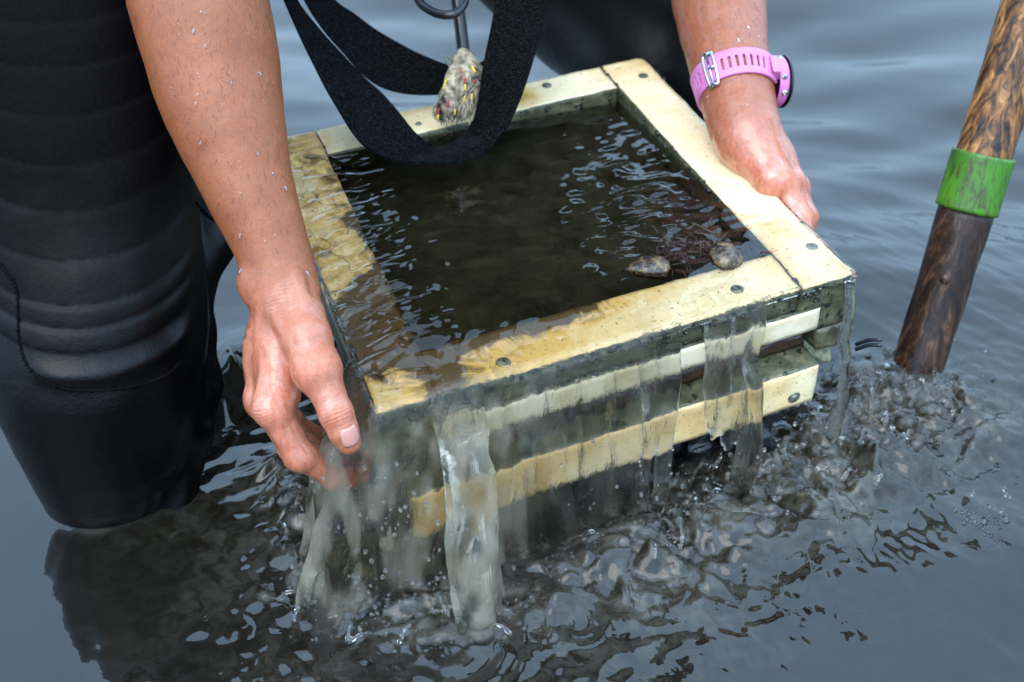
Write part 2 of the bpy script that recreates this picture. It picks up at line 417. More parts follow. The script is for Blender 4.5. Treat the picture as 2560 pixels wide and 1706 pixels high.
MT = dict(cream=m_plastic(), fouled=m_fouled(), strip=m_strip(), skin=m_skin(), neo=m_neoprene(), web=m_web(), sea=m_sea(),
    recess=m_simple('silted_plate', (.044, .041, .034), .5, .5, 40, .6, bscale=90, bd=.003),
    black=m_simple('wet_black_block', (.012, .013, .016), .18, .5, 60, .8, bscale=60, bd=.006),
    block=m_simple('rough_concrete', (.2, .19, .11), .8, .6, 90, 1.0, bscale=120, bd=.004),
    bolt=m_simple('stained_bolt', (.17, .165, .12), .4, .5, 150, .4, metal=.5),
    rubber=m_simple('black_rubber', (.01, .012, .016), .3, .3, 60, .15),
    pink=m_simple('pink_silicone', (.60, .175, .41), .42, .06, 60, .05),
    pinkdeep=m_simple('pink_case', (.56, .16, .38), .3, .05, 60, .0),
    steel=m_simple('buckle_steel', (.5, .52, .55), .22, .1, 60, .05, metal=1.0),
    glass=m_simple('black_glass', (.01, .011, .014), .08, .1, 60, 0),
    tape=None, weed=m_simple('brown_weed', (.035, .017, .009), .35, .5, 200, .5),
    shell=None, fibre=m_simple('frayed_fibre', (.26, .21, .145), .85, .97, 90, .4, bscale=500),
    red=m_simple('red_tracer', (.42, .02, .03), .6, .2), yellow=m_simple('yellow_tracer', (.75, .52, .03), .6, .2),
    nail=m_simple('fingernail', (.52, .23, .18), .2, .06, 60, .05), hair=m_simple('dark_hair', (.03, .018, .01), .5, .4),
    drop=m_water('clear_droplet', 0.0, (1, 1, 1), 0, (1, 1, 1), .0),
    traywater=m_water('silty_water', 28.0, (.62, .56, .38), .23, (.72, .65, .50)))
WR0 = (0, math.radians(-25), 0)
M = Mat('green_tape')
g = M.ramp(M.noise(25, 3), [(.35, (.035, .13, .003)), (.65, (.065, .22, .008))])
sc_ = M.noise(1.0, 5, .7, vec=M.mapping((170, 170, 22), WR0), dist=.8)
M.set('Base Color', M.mix(M.ramp(sc_, [(.47, 0.0), (.60, .9)]), g, (.04, .035, .012))); M.set('Roughness', .4); M.bump(sc_, .3, .001); MT['tape'] = M.m
M = Mat('encrusted_shell')
c = M.ramp(M.noise(130, 4, .65), [(.40, (.008, .005, .004)), (.50, (.035, .02, .011)), (.60, (.13, .08, .032)), (.74, (.24, .19, .12))])
M.set('Base Color', c); M.set('Roughness', .4); M.set('Coat Weight', .12); M.bump(M.noise(200, 4), .7, .002); MT['shell'] = M.m
WR = (0, math.radians(-25), 0)
MT['wood'] = m_wood('weathered_wood', [(.36, (.012, .008, .006)), (.46, (.08, .035, .014)), (.56, (.24, .1, .03)), (.68, (.42, .21, .075))], WR)
MT['wooddark'] = m_wood('soaked_wood', [(.36, (.008, .004, .003)), (.54, (.030, .013, .007)), (.70, (.13, .06, .03))], WR)

# ================================================================== THE WATER
def legline(px, py): return PZ(px, py, 0)
cxy = lambda px, py: PZ(px, py, 0)[:2]
LEG_C, LEG_R = cxy(274, 1243), 0.038
POLE_C, POLE_R = cxy(2288, 938), 0.022
IMPACT = [(cxy(1121, 1600), 1.0), (cxy(870, 1450), 1.2), (cxy(1000, 1480), .8), (cxy(1640, 1360), .7), (cxy(1390, 1400), .8), (cxy(1860, 1200), .5), (cxy(800, 1330), .7)]
def sea_height(x, y):
    h = np.zeros_like(x)
    r2 = np.random.default_rng(5)
    far = sst(.75, 1.3, y); right = sst(-.1, .4, x + .35 * (y - .6)); mk = .12 + .88 * np.maximum(far, right * .8)
    mk = mk * (.35 + .65 * sst(-.9, .1, x))
    for i in range(16):
        lam = .05 * 1.22 ** i; th = math.radians(95 + r2.normal() * 26)
        k = 2 * np.pi / lam; amp = .019 * lam / (2 * np.pi) * (2.6 if i > 2 else 1.3)
        wob = 2.2 * vn2(x / (lam * 3), y / (lam * 3), i)
        h += amp * mk * np.sin(k * (x * math.cos(th) + y * math.sin(th)) + r2.random() * 6.28 + wob)
    h += .0022 * mk * fbm2(x / .14, y / .07, 2, 3) * sst(1.9, 1.2, y)
    h += .0005 * mk * vn2(x / .035, y / .018, 61) * sst(1.6, 1.0, y) + .0009 * mk * vn2(x / .07, y / .035, 62)
    # churned patch in front and to the right of the tray
    pts = np.array([cxy(q, w) for q, w in ((700, 1190), (800, 1400), (930, 1500), (1180, 1530), (1500, 1420), (1760, 1300), (2020, 1190), (2200, 1110), (2330, 1060))])
    d = np.full_like(x, 9.)
    for a, b in zip(pts[:-1], pts[1:]):
        ab = b - a; t = np.clip(((x - a[0]) * ab[0] + (y - a[1]) * ab[1]) / (ab @ ab), 0, 1)
        d = np.minimum(d, np.hypot(x - a[0] - t * ab[0], y - a[1] - t * ab[1]))
    rightness = sst(-.02, .14, x); calm = sst(-.36, -.22, x + .5 * (y - .6))
    ch = np.exp(-(d / (.026 + .026 * rightness)) ** 2)
    wide = np.exp(-(d / .10) ** 2) * (.15 + .85 * calm)
    wx = x + .014 * vn2(x / .03, y / .03, 21); wy = y + .014 * vn2(x / .03, y / .03, 22)
    bil = np.abs(vn2(wx / .052, wy / .045, 5)) + .55 * np.abs(vn2(wx / .024, wy / .02, 6)) + .28 * np.abs(vn2(wx / .011, wy / .010, 7)) + .13 * np.abs(vn2(wx / .0052, wy / .0052, 10))
    h += ch * (.6 + .4 * rightness) * (.025 * bil - .005)
    fx = x * .9 + y * .45; fy = y * .9 - x * .45                   # ripples run out from the tray, drawn out sideways
    h += wide * (.0016 * vn2(fx / .020, fy / .012, 8) + .0006 * vn2(fx / .009, fy / .006, 9)) * (.45 + .55 * rightness)
    h += .00045 * np.exp(-(d / .26) ** 2) * (.1 + .9 * calm) * vn2(fx / .020, fy / .010, 31)
    h += .0010 * (.1 + .9 * calm) * vn2(fx / .11, fy / .05, 33)
    h += .0013 * np.exp(-(d / .30) ** 2) * rightness * (vn2((.6 * x - .8 * y) / .045, (.8 * x + .6 * y) / .013, 37) + .5 * vn2((.6 * x - .8 * y) / .02, (.8 * x + .6 * y) / .007, 38))
    bet = np.exp(-((x + .17) / .05) ** 2 - ((y - .62) / .11) ** 2)
    h += bet * (.0004 * vn2(x / .012, y / .010, 35) + .0012 * vn2(x / .022, y / .018, 36))
    for (c, s), lam in zip(IMPACT, (.017, .02, .015, .013, .018, .012, .016)):
        r = np.hypot(x - c[0], y - c[1]) + .004 * vn2(x / .04, y / .04, 12)
        h += s * .0005 * np.sin(2 * np.pi * r / lam) * np.exp(-r / .075) * sst(.0, .02, r)
    c = cxy(1445, 1560); r = np.hypot(x - c[0], y - c[1]); h += .0005 * np.sin(2 * np.pi * r / .0085) * np.exp(-(r / .024) ** 2)
    # wave humps by the hand and at the pole
    for (px, py, sx, sy, a) in ((575, 960, .020, .05, .034), (2170, 990, .03, .03, .006), (2080, 1080, .03, .03, .012)):
        c = cxy(px, py); h += a * np.exp(-((x - c[0]) / sx) ** 2 - ((y - c[1]) / sy) ** 2) * (1 + .15 * vn2(x / .012, y / .02, 14))
    for c, rr, a in ((LEG_C, LEG_R, .004), (POLE_C, POLE_R, .003)):
        r = np.hypot(x - c[0], y - c[1]) - rr; h += a * np.exp(-np.maximum(r, 0) / .006)
    churn = np.clip(ch * 1.0 + .42 * np.exp(-(d / .12) ** 2) * calm + .8 * np.exp(-(np.hypot(x - cxy(575, 960)[0], y - cxy(575, 960)[1]) / .06) ** 2), 0, 1) * (.45 + .55 * sst(-.3, .4, fbm2(x / .05, y / .05, 3, 17)))
    return h, churn
def axis_grid(a, b, step, far0, far1, g=1.045):
    mid = list(np.arange(a, b + step / 2, step)); s = step; lo = []; p = a
    while p > far0: s *= g; p -= s; lo.append(p)
    s = step; hi = []; p = mid[-1]
    while p < far1: s *= g; p += s; hi.append(p)
    return np.array(lo[::-1] + mid + hi)
gx = axis_grid(-.48, .62, .0022, -60, 60); gy = axis_grid(.42, 1.12, .0022, -40, 90)
X, Y = np.meshgrid(gx, gy, indexing='ij'); H, CH = sea_height(X, Y)
fade = sst(6, 2.5, np.hypot(X, Y)); H = H * fade
idx = np.arange(X.size).reshape(X.shape)
sea_me = mesh_of('water', np.stack([X, Y, H], -1).reshape(-1, 3), np.stack([idx[:-1, :-1], idx[1:, :-1], idx[1:, 1:], idx[:-1, 1:]], -1).reshape(-1, 4), [MT['sea']])
attr(sea_me, 'churn', CH)
tag(link('water', sea_me), 'murky grey green estuary water churned around the tray', kind='structure')

# ================================================================== THE TRAY
tray = thing('tile_tray', 'fouled cream board frame tray with flooded dark recess, held by two hands', 'tray')
BW = .0432
def tray_part(name, box, mats, side_mat, r=.0016, res=.004, rough=0., parent=tray, stain=None, local=None):
    V, F, S = rbox(*box, res=res, r=r)
    w = T(0, 0) + V[:, :1] * E1 + V[:, 1:2] * E2 - V[:, 2:] * EN
    if rough:
        n = np.stack([vn3(w / .011, 1), vn3(w / .011, 2), vn3(w / .011, 3)], -1) + .5 * np.stack([vn3(w / .005, 4), vn3(w / .005, 5), vn3(w / .005, 6)], -1)
        w = w + n * rough
    me = mesh_of(name, w, F, mats, True, [side_mat[s] for s in S])
    attr(me, 'stain', stain(V) if stain else np.zeros(len(V)))
    o = link(name, me, parent); weld(o); return o
CF = [MT['cream'], MT['fouled']]
ALLF = {0: 1, 1: 1, 2: 1, 3: 1, 4: 0, 5: 1}
def stain_main(V):
    x, y = V[:, 0], V[:, 1]
    n1 = vn2(x / .028, y / .028, 2); n2 = vn2(x / .011, y / .014, 3)
    s = .8 * sst(.06, .03, x) * (.55 + .6 * n1 + .35 * n2) + .9 * np.exp(-((x - .02) / .05) ** 2 - ((y - .1) / .06) ** 2)
    s += (1.45 + .7 * n1 + .4 * n2) * sst(.020, .044, y) * sst(.075, .05, y) * sst(.30, .12, x)          # silt lying along the inner edges
    s += (.85 + .9 * n1 + .5 * n2) * sst(.028, .044, x) * sst(.07, .05, x) * sst(.33, .2, y) + .6 * np.exp(-((x - .06) / .03) ** 2 - ((y - .02) / .03) ** 2)
    s -= .35 * np.exp(-((x - .012) / .02) ** 2 - ((y - .012) / .02) ** 2)
    s += .42 * sst(.26, .12, x) * sst(.2, .06, y)
    s += .9 * np.exp(-((x - .225) / .02) ** 2 - ((y - TD + .02) / .014) ** 2)
    return np.clip(s, 0, 1.95)
TH = .021
bars = [tray_part('frame_bar', (0.0, BW, .0, TD, 0, .045), CF, ALLF, rough=.0005, stain=stain_main),            # left
        tray_part('frame_bar', (TW - BW, TW, .0, TD, 0, .045), CF, ALLF, rough=.0005, stain=lambda V: .1 + 0 * V[:, 0]),   # right
        tray_part('frame_bar', (BW - .003, TW - BW - .0006, .0008, BW, .0003, TH), CF, ALLF, rough=.0005, stain=stain_main),   # front
        tray_part('frame_bar', (BW + .0006, TW - BW - .0006, TD - BW, TD, .0002, .045), CF, ALLF, rough=.0005, stain=stain_main)]  # back
tray_part('recess_plate', (BW - .002, TW - BW + .002, BW - .002, TD - BW + .002, .040, .048), [MT['recess']], {k: 0 for k in range(6)}, rough=.0012)
tray_part('scraped_strip', (BW + .0006, TW * .935, -.0014, BW - .003, TH + .0008, .043), [MT['strip'], MT['fouled']], {0: 1, 1: 1, 2: 0, 3: 1, 4: 1, 5: 1}, rough=.0004)
tray_part('corner_post', (TW * .937, TW - .001, -.0006, BW, .0455, .066), [MT['fouled']], {k: 0 for k in range(6)}, rough=.0012)
tray_part('backing_plate', (.004, TW - .03, .004, TD - .01, .0485, .062), [MT['weed']], {k: 0 for k in range(6)}, rough=.0016)
slab = tray_part('slab', (.012, TW * .925, -.016, TD - .03, .064, .101), [MT['cream'], MT['fouled']], {0: 1, 1: 1, 2: 0, 3: 1, 4: 1, 5: 1}, rough=.0006, stain=lambda V: .35 * sst(.2, .05, V[:, 0]))
tray_part('concrete_block', (TW - .02, TW + .022, .03, .11, .055, .115), [MT['block']], {k: 0 for k in range(6)}, rough=.004, r=.006)
for i, (x0, x1, y0) in enumerate(((.02, .055, .0), (.085, .115, .01), (.135, .165, -.004), (.178, .225, -.008), (.238, .262, .004), (.275, .312, -.01))):
    tray_part('leg_block', (x0, x1, y0, y0 + .06, .1025, .20), [MT['black']], {k: 0 for k in range(6)}, rough=.0055, r=.006)
    tray_part('leg_block', (x0, x1, y0 + .2, y0 + .26, .1025, .20), [MT['black']], {k: 0 for k in range(6)}, rough=.0055, r=.006, res=.008)
def bolt(px, py, bar, w=0.0, r=.0046, front=False):
    ray = P(px, py, 1.0) - CAM; nrm = -E2 if front else EN; org = T(0, -.016 if front else 0)
    t = ((org - CAM) @ nv(np.cross(E1, EN)) / (ray @ nv(np.cross(E1, EN)))) if front else ((org - CAM) @ EN) / (ray @ EN)
    c = CAM + ray * t; mb = MB()
    ax = nv(np.cross(E1, EN)) if front else EN
    if ax @ (CAM - c) < 0: ax = -ax
    v, f = cyl_geo(c - ax * .0005, ax, r, .0011, 22, .3); mb.add(v, f)
    v, f = cyl_geo(c - ax * .0005, ax, r * .55, .0019, 14, .3); mb.add(v, f)
    return mb.build('bolt', [MT['bolt']], bar)
bolt(2029, 620, bars[1]); bolt(1608, 190, bars[1]); bolt(1842, 732, bars[2]); bolt(1258, 916, bars[2]); bolt(1367, 214, bars[3]); bolt(1046, 310, bars[3], r=.003)
bolt(1985, 994, slab, front=True, r=.0052)
# dark algae tufts along the edges
mb = MB()
for i in range(420):
    k = random.random()
    if k < .55: x = random.uniform(.02, TW); y = -.0006; w = abs(random.gauss(0, .006)) if random.random() < .5 else random.uniform(0, .02)
    elif k < .68: x = TW - BW + random.gauss(0, .0004) - .0004; y = random.uniform(BW, TD - BW); w = abs(random.gauss(.002, .005))
    elif k < .8: x = TW + .0004; y = random.uniform(0, TD); w = abs(random.gauss(0, .002))
    elif k < .93: x = random.uniform(BW, TW - BW); y = TD - BW - .0004; w = random.uniform(.001, .02)
    else: x = TW - BW - .0002 + random.gauss(0, .0005); y = random.uniform(TD - BW, TD) if random.random() < .6 else random.uniform(0, BW); w = 0
    r = random.choice([.0007, .0009, .0012, .0012, .0022]) * random.uniform(.7, 1.3)
    v, f = sphere_geo(T(x, y, w), r, 6, 4, (1, 1, .7)); mb.add(v, f)
tag(mb.build('algae_tufts', [m_simple('dark_algae', (.016, .02, .012), .4, .4, 100, .3)], tray), kind='stuff')
for k in range(2):
    mb = MB(); a = P(2140, 862 + 12 * k, .90); b = P(2204, 850 + 14 * k, .885)
    v, f = tube_geo(catmull([a, (a + b) / 2 + [0, 0, .002], b], 8), .0016, 6); mb.add(v, f); mb.build('cable_tie', [MT['rubber']], tray)

# ================================================================== WATER IN AND POURING OFF THE TRAY (tray axes)
KL = .025
def level(x, y):
    s = y / TD - (1 - .74 * x / TW); h = -KL * s - .0035
    lip = sst(-.004, .055, np.minimum(x + .004, y + .004)); h = np.where(h > 0, h * (.28 + .72 * lip), h)
    rip = .0012 * vn2(x / .018 + 2 * y, y / .009, 41) + .0006 * vn2(x / .010, y / .006, 42)
    act = .3 + 1.7 * np.maximum(np.exp(-((x - .24) / .075) ** 2 - ((y - .16) / .085) ** 2), sst(.10, .03, x))
    calm = 1 - .6 * np.exp(-((x - .15) / .07) ** 2 - ((y - .18) / .1) ** 2)
    return h + rip * act * calm + .0018
gdown = np.array([E1, E2, -EN]) @ np.array([0, 0, -1.0])        # gravity along x, y, w
f = SDF((-.09, -.125, -.168), (TW + .012, TD + .004, .024), .0014)   # third axis is height over the bars
gxx, gyy, gzz = np.meshgrid(*f.ax, indexing='ij')
hl = level(gxx[:, :, 0], gyy[:, :, 0])
surf = gzz - hl[:, :, None]
out = np.maximum(np.maximum(-gxx - .003, gxx - TW - .0025), np.maximum(-gyy - .003, gyy - TD + .006))
edge = np.where((gzz < -.003), np.maximum(np.maximum(BW - .004 - gxx, gxx - (TW - BW + .004)), np.maximum(BW - .004 - gyy, gyy - (TD - BW + .004))), -1.0)
bot = -gzz - .043
f.a = np.maximum(np.maximum(surf, out), np.maximum(edge, bot)).astype(np.float32) * .9
del gxx, gyy, gzz, surf, out, edge, bot
def strand(x, y, vx, vy, r, tmax=.28, z0=.003, hug=False, n=20, k=.005, seed=0, r_end=None, inside=.02):
    """one filament: runs over the lip, then falls under gravity; kept clear of the slab below"""
    pts = [np.array([x - vx / (abs(vx) + abs(vy)) * inside, y - vy / (abs(vx) + abs(vy)) * inside, z0])]
    p = np.array([x, y, z0]); v = np.array([vx, vy, 0.]); dt = tmax / n; g = 9.8 * np.array([gdown[0], gdown[1], -gdown[2]])
    ph = random.random() * 99
    pts.append(p.copy())
    for i in range(n):
        v = v + g * dt; p = p + v * dt
        if hug and -.075 < p[2] < 0 and p[0] < TW * .93 and p[0] > .01: p[1] = min(p[1], -.003)
        if p[2] < -.058 and p[2] > -.103 and .005 < p[0] < TW * .93: p[1] = min(p[1], -.0195)
        elif p[0] > -.002 and p[0] < TW and p[2] > -.066: p[1] = min(p[1], -.003) if p[1] > -.004 and vy < 0 else p[1]
        qn = p / np.array([.017, .017, .045]); j = np.array([vn3(qn, 51), vn3(qn, 52), 0]) * (.0062 if not hug else .003) * min(1, i / 6) + np.array([vn3(qn * 2.3, 53), vn3(qn * 2.3, 54), 0]) * (.0034 if not hug else .0015) * min(1, i / 5) + np.array([vn2(p[2] / .05, ph, 1), vn2(p[2] / .05, ph, 2), 0]) * .0012 * min(1, i / 5)
        pts.append(p + j)
        if (T(p[0], p[1], -p[2]))[2] < -.006: break
    m = len(pts); rr = [max(.0011, (r + ((r_end or r) - r) * q / m) * (1 + .4 * vn2(q * .28, ph, 3))) for q in range(m)]
    pts = np.array(pts); pad = max(rr) + k + 3 * f.h
    q = f.block(pts.min(0) - pad, pts.max(0) + pad)
    if q is None: return
    sl, g = q; D = np.full(g.shape[:-1], .05)
    for a, b, r0, r1 in zip(pts[:-1], pts[1:], rr[:-1], rr[1:]):
        lo_, hi_ = np.minimum(a, b) - pad, np.maximum(a, b) + pad
        ii = [slice(max(0, np.searchsorted(f.ax[m_][sl[m_]], lo_[m_])), np.searchsorted(f.ax[m_][sl[m_]], hi_[m_])) for m_ in range(3)]
        p_ = g[tuple(ii)]
        if p_.size == 0: continue
        ab = b - a; t = np.clip(((p_ - a) @ ab) / (ab @ ab + 1e-12), 0, 1)
        D[tuple(ii)] = np.minimum(D[tuple(ii)], np.linalg.norm(p_ - a - t[..., None] * ab, axis=-1) - (r0 + (r1 - r0) * t))
    f.blend(sl, D.astype(np.float32), k)
for i in range(230):                                           # heavy curtain at the front left corner, thrown to the left
    u = random.random() * .090 - .002; k = random.random(); strand(u, -.002, -.05 - .40 * k * (1 - u * 5), -random.uniform(.06, .22), random.uniform(.0012, .0032), k=.004)
for i in range(54):
    u = random.random() * .088; strand(u, -.002, -.05 * random.random(), -random.uniform(.08, .18), random.uniform(.0013, .0024), k=.006)
for i in range(22):                                            # long tongue
    strand(.053 + random.gauss(0, .0075), -.002, -.05 + random.gauss(0, .012), -random.uniform(.38, .52), random.uniform(.0018, .0030), r_end=.0016, k=.006)
for i in range(95):                                            # over the left edge, round the thumb and below the hand
    y0 = random.uniform(-.004, .05); strand(-.002, y0, -random.uniform(.08, .36), -random.uniform(.04, .22), random.uniform(.0012, .0032), k=.004)
for i in range(26): strand(-.014 - .02 * random.random(), random.uniform(-.012, .006), -random.uniform(.02, .12), -random.uniform(.0, .08), random.uniform(.0016, .0030), z0=-.012 - .012 * random.random(), k=.006, inside=.004)
for i in range(70):                                            # thin clear sheet down the front
    u = .085 + .105 * (i + random.random()) / 70; strand(u, -.002, random.gauss(0, .006), -random.uniform(.11, .14), random.uniform(.0013, .0018), hug=True, k=.005)
for i in range(24):
    u = .19 + .025 * (i + random.random()) / 24; strand(u, -.002, -.02, -random.uniform(.06, .10), random.uniform(.0012, .0017), hug=True, tmax=.11 + .03 * random.random(), k=.005)
for i in range(9): strand(.205 + random.gauss(0, .003), -.002, random.gauss(0, .01), -.09, .0016, hug=True, r_end=.0012, k=.003)
for i in range(30):                                            # second thin sheet further right
    u = .240 + .042 * (i + random.random()) / 30; strand(u, -.002, random.gauss(0, .008), -random.uniform(.08, .11), random.uniform(.0011, .0016), hug=True, tmax=.12 + .05 * (i > 18) + .03 * random.random(), k=.005)
for i in range(9): strand(.274 + random.gauss(0, .003), -.002, .02 + random.gauss(0, .01), -.16, .0017, r_end=.0018, k=.0035)
for i in range(7): strand(TW - .004 + random.gauss(0, .002), -.002, .02, -random.uniform(.05, .09), .0014, r_end=.0011, k=.003)
V, F = f.mesh(); pour = ((V[:, 1] < -.001) | (V[:, 0] < -.001)).astype(float); milk = sst(-.004, .012, -V[:, 2]) * ((V[:, 1] < -.001) | (V[:, 0] < -.001)) * (.08 + .92 * sst(-.25, .45, vn3(V / np.array([.009, .009, .036]), 4))) * (.15 + .85 * sst(.12, .085, V[:, 0]))
Wv = T(0, 0) + V[:, :1] * E1 + V[:, 1:2] * E2 + V[:, 2:] * EN
me = mesh_of('pouring_water', Wv, F[:, ::-1] if np.linalg.det(np.array([E1, E2, EN])) < 0 else F, [MT['traywater']]); attr(me, 'milk', milk); attr(me, 'pour', pour)
tag(link('pouring_water', me), 'silty water filling the tray and pouring off its front edge', kind='stuff')
del f

# ================================================================== PERSON
person = thing('person', 'person in black wetsuit crouching in the water and lifting the tray with both bare hands', 'person')
def pr(lst): return [P(a, b, d) for a, b, d in lst]
# --- right arm and hand (left in the picture)
arm = pr([(465, -130, .80), (497, 0, .788), (516, 100, .783), (537, 204, .779), (565, 290, .775), (588, 367, .772), (615, 449, .769), (641, 520, .767), (670, 592, .765), (695, 663, .763), (712, 740, .760), (722, 800, .762)])
armr = [.043, .0428, .0395, .0368, .0342, .0300, .0262, .0236, .0214, .0204, .0200, .0185]
pts = np.array(arm + pr([(900, 1210, .70), (560, 1000, .87)]))
f = SDF(pts.min(0) - .06, pts.max(0) + .06, .0014)
f.chain(arm, armr, .012)
f.ell(P(560, 180, .79), (.03, .03, .06), None, .02)
mc = [((708, 800, .758), (682, 1018, .751), .0125, .0116), ((694, 800, .772), (662, 1000, .772), .0125, .0118), ((690, 800, .786), (662, 988, .792), .012, .0112), ((694, 800, .797), (672, 965, .810), .0115, .0105)]
for a, b, ra, rb in mc: f.cone(P(*a), P(*b), ra, rb, .010)
f.ell(P(690, 900, .782), (.02, .022, .036), None, .012)
FING = [[(682, 1018, .751), (748, 1140, .764), (828, 1186, .785), (880, 1180, .802)], [(662, 1000, .772), (735, 1120, .786), (818, 1160, .806), (868, 1150, .822)],
        [(662, 988, .792), (728, 1090, .806), (806, 1130, .826), (852, 1122, .840)], [(672, 965, .810), (726, 1050, .824), (790, 1090, .842), (830, 1085, .856)]]
for k, ch in enumerate(FING):
    s = (1, 1.02, .96, .82)[k]; f.chain(pr(ch), [.0108 * s, .0090 * s, .0080 * s, .0070 * s], .005)
    f.ell(P(*ch[0]), (.0125 * s,) * 3, None, .005); f.ell(P(*ch[1]), (.0097 * s,) * 3, None, .004)
f.cone(P(700, 880, .756), P(712, 985, .757), .0125, .010, .007)        # first web muscle
f.chain(pr([(748, 790, .750), (768, 850, .744), (794, 925, .738), (820, 985, .736), (842, 1035, .735), (858, 1076, .736), (872, 1106, .738)]), [.0165, .0152, .0140, .0104, .0094, .0091, .0078], .0035)
f.ell(P(790, 925, .737), (.0150,) * 3, None, .005); f.ell(P(838, 1033, .734), (.0102,) * 3, None, .004)
f.cone(P(668, 745, .745), P(705, 815, .741), .0030, .0026, .005); f.cone(P(705, 815, .741), P(752, 905, .730), .0026, .0024, .005)   # thumb tendon
f.cone(P(742, 690, .744), P(770, 800, .738), .0032, .0030, .006)
f.cone(P(655, 800, .752), P(652, 980, .758), .0022, .0020, .005)
f.ell(P(630, 715, .757), (.009, .009, .012), None, .008)                 # wrist bone
RV, RF = f.mesh()
rel = np.array([proj(p)[1] for p in RV[::1]]) if len(RV) < 1 else (lambda q: q[:, 1] / q[:, 2] * FPX + 853)((RV - CAM) @ RW)
rflush = sst(600, 900, rel) * (.75 + .25 * vn3(RV / .02, 3))
# --- left arm and hand (right in the picture)
arm2 = pr([(1775, -130, 1.05), (1797, 0, 1.03), (1808, 77, 1.018), (1821, 153, 1.005), (1834, 205, .997), (1845, 249, .990), (1856, 302, .982), (1872, 350, .974), (1890, 385, .968)])
arm2r = [.040, .0372, .0340, .0306, .0285, .0268, .0258, .0245, .021]
pts = np.array(arm2 + pr([(2100, 700, .86), (1850, 600, 1.08)]))
f = SDF(pts.min(0) - .055, pts.max(0) + .055, .0016)
f.chain(arm2, arm2r, .012)
for a, b, ra, rb in (((1890, 370, .968), (1955, 466, .956), .014, .0125), ((1895, 370, .985), (1972, 462, .976), .013, .012), ((1900, 372, 1.0), (1985, 470, .996), .012, .011), ((1900, 375, 1.012), (1985, 480, 1.012), .0115, .0105)):
    f.cone(P(*a), P(*b), ra, rb, .010)
f.ell(P(1925, 425, .985), (.022, .022, .03), None, .012)
for k, ch in enumerate(([(1955, 466, .956), (1996, 548, .948), (1992, 640, .945), (1960, 690, .945)], [(1972, 462, .976), (2006, 545, .972), (2000, 640, .97), (1968, 690, .968)],
                        [(1985, 470, .996), (2012, 545, .994), (2004, 630, .992), (1975, 675, .99)], [(1985, 480, 1.012), (2008, 540, 1.012), (2000, 610, 1.01), (1975, 650, 1.008)])):
    s = (1, 1.02, .96, .82)[k]; f.chain(pr(ch), [.0118 * s, .0102 * s, .009 * s, .0076 * s], .005); f.ell(P(*ch[0]), (.0128 * s,) * 3, None, .005); f.ell(P(*ch[1]), (.011 * s,) * 3, None, .004)
f.chain([P(1882, 378, .966), P(1932, 452, .953), T(TW + .0125, .128, .012), T(TW + .0105, .09, .022), T(TW + .009, .062, .030)], [.0165, .0150, .0125, .0098, .0082], .005)
f.cone(P(1850, 262, .966), P(1905, 400, .951), .0026, .0022, .009)
LV, LF = f.mesh()
ly = (lambda q: q[:, 1] / q[:, 2] * FPX + 853)((LV - CAM) @ RW); lflush = .25 + .7 * sst(230, 420, ly)
# --- the rest of the body (above the frame; its reflection shows in the water)
relb, lelb = arm[0], arm2[0]
HIP = np.array([-.02, 1.42, .34]); CHEST = np.array([.02, 1.12, .70]); NECK = np.array([.02, 1.00, .80]); HEAD = np.array([.02, .92, .87])
RSH, LSH = np.array([-.17, 1.08, .74]), np.array([.21, 1.10, .74])
RE = relb + nv(arm[0] - arm[3]) * .05; LE = lelb + nv(arm2[0] - arm2[3]) * .05
f = SDF(HEAD - [.14, .2, .18], HEAD + [.14, .2, .16], .004)
hx = nv([0, -.55, -.83])                                        # face looks down at the tray
f.ell(HEAD, (.072, .092, .1), [[1, 0, 0], hx, np.cross([1, 0, 0], hx)], .01)
f.ell(HEAD + hx * .035 + np.array([0, -.03, .0]), (.056, .05, .06), None, .02)
f.cone(NECK + [0, .05, -.06], HEAD + [0, .03, -.02], .05, .048, .02)
fu = nv(np.cross([1, 0, 0], hx)); fu = fu if fu[1] < 0 else -fu   # towards the chin
f.cone(HEAD + hx * .088 - fu * .01, HEAD + hx * .108 + fu * .02, .007, .012, .008)
f.cone(HEAD + hx * .08 + fu * .052 - [.018, 0, 0], HEAD + hx * .08 + fu * .052 + [.018, 0, 0], .008, .008, .006)
for sx in (-1, 1): f.ell(HEAD + [sx * .073, 0, 0] + fu * .01, (.01, .022, .03), None, .006); f.ell(HEAD + hx * .085 - fu * .018 + [sx * .03, 0, 0], (.013, .012, .010), None, .004)
HV, HF = f.mesh()
fa, fl_ = [], []
vv = np.concatenate([RV, LV, HV]); ff = np.concatenate([RF, LF + len(RV), HF + len(RV) + len(LV)])
def core(p0, i0, vv, ff, path, rad):              # shoulder and upper arm inside the sleeve, joined to the skin at both ends
    v, q = tube_geo(catmull(path, 24), rad, 10); n = len(vv); v = np.array(v); q4 = np.array([t for t in q if len(t) == 4]) + n
    j0 = int(np.argmin(((vv[:len(RV) + len(LV)] - path[0]) ** 2).sum(1))); j1 = int(np.argmin(((vv - path[-1]) ** 2).sum(1)))
    ex = np.array([[j0, n, n + 1, n + 1], [j1, n + len(v) - 1, n + len(v) - 2, n + len(v) - 2]])
    return np.concatenate([vv, v]), np.concatenate([ff, q4, ex])
for a0, el, sh in ((arm[0], RE, RSH), (arm2[0], LE, LSH)):
    vv, ff = core(0, 0, vv, ff, [a0, el, (el + sh) / 2, sh, NECK + [0, .03, -.02], HEAD + [0, .03, -.06]], .034)
body_me = mesh_of('body', vv, ff, [MT['skin']]); attr(body_me, 'flush', np.concatenate([rflush, lflush, np.full(len(vv) - len(RV) - len(LV), .3)]))
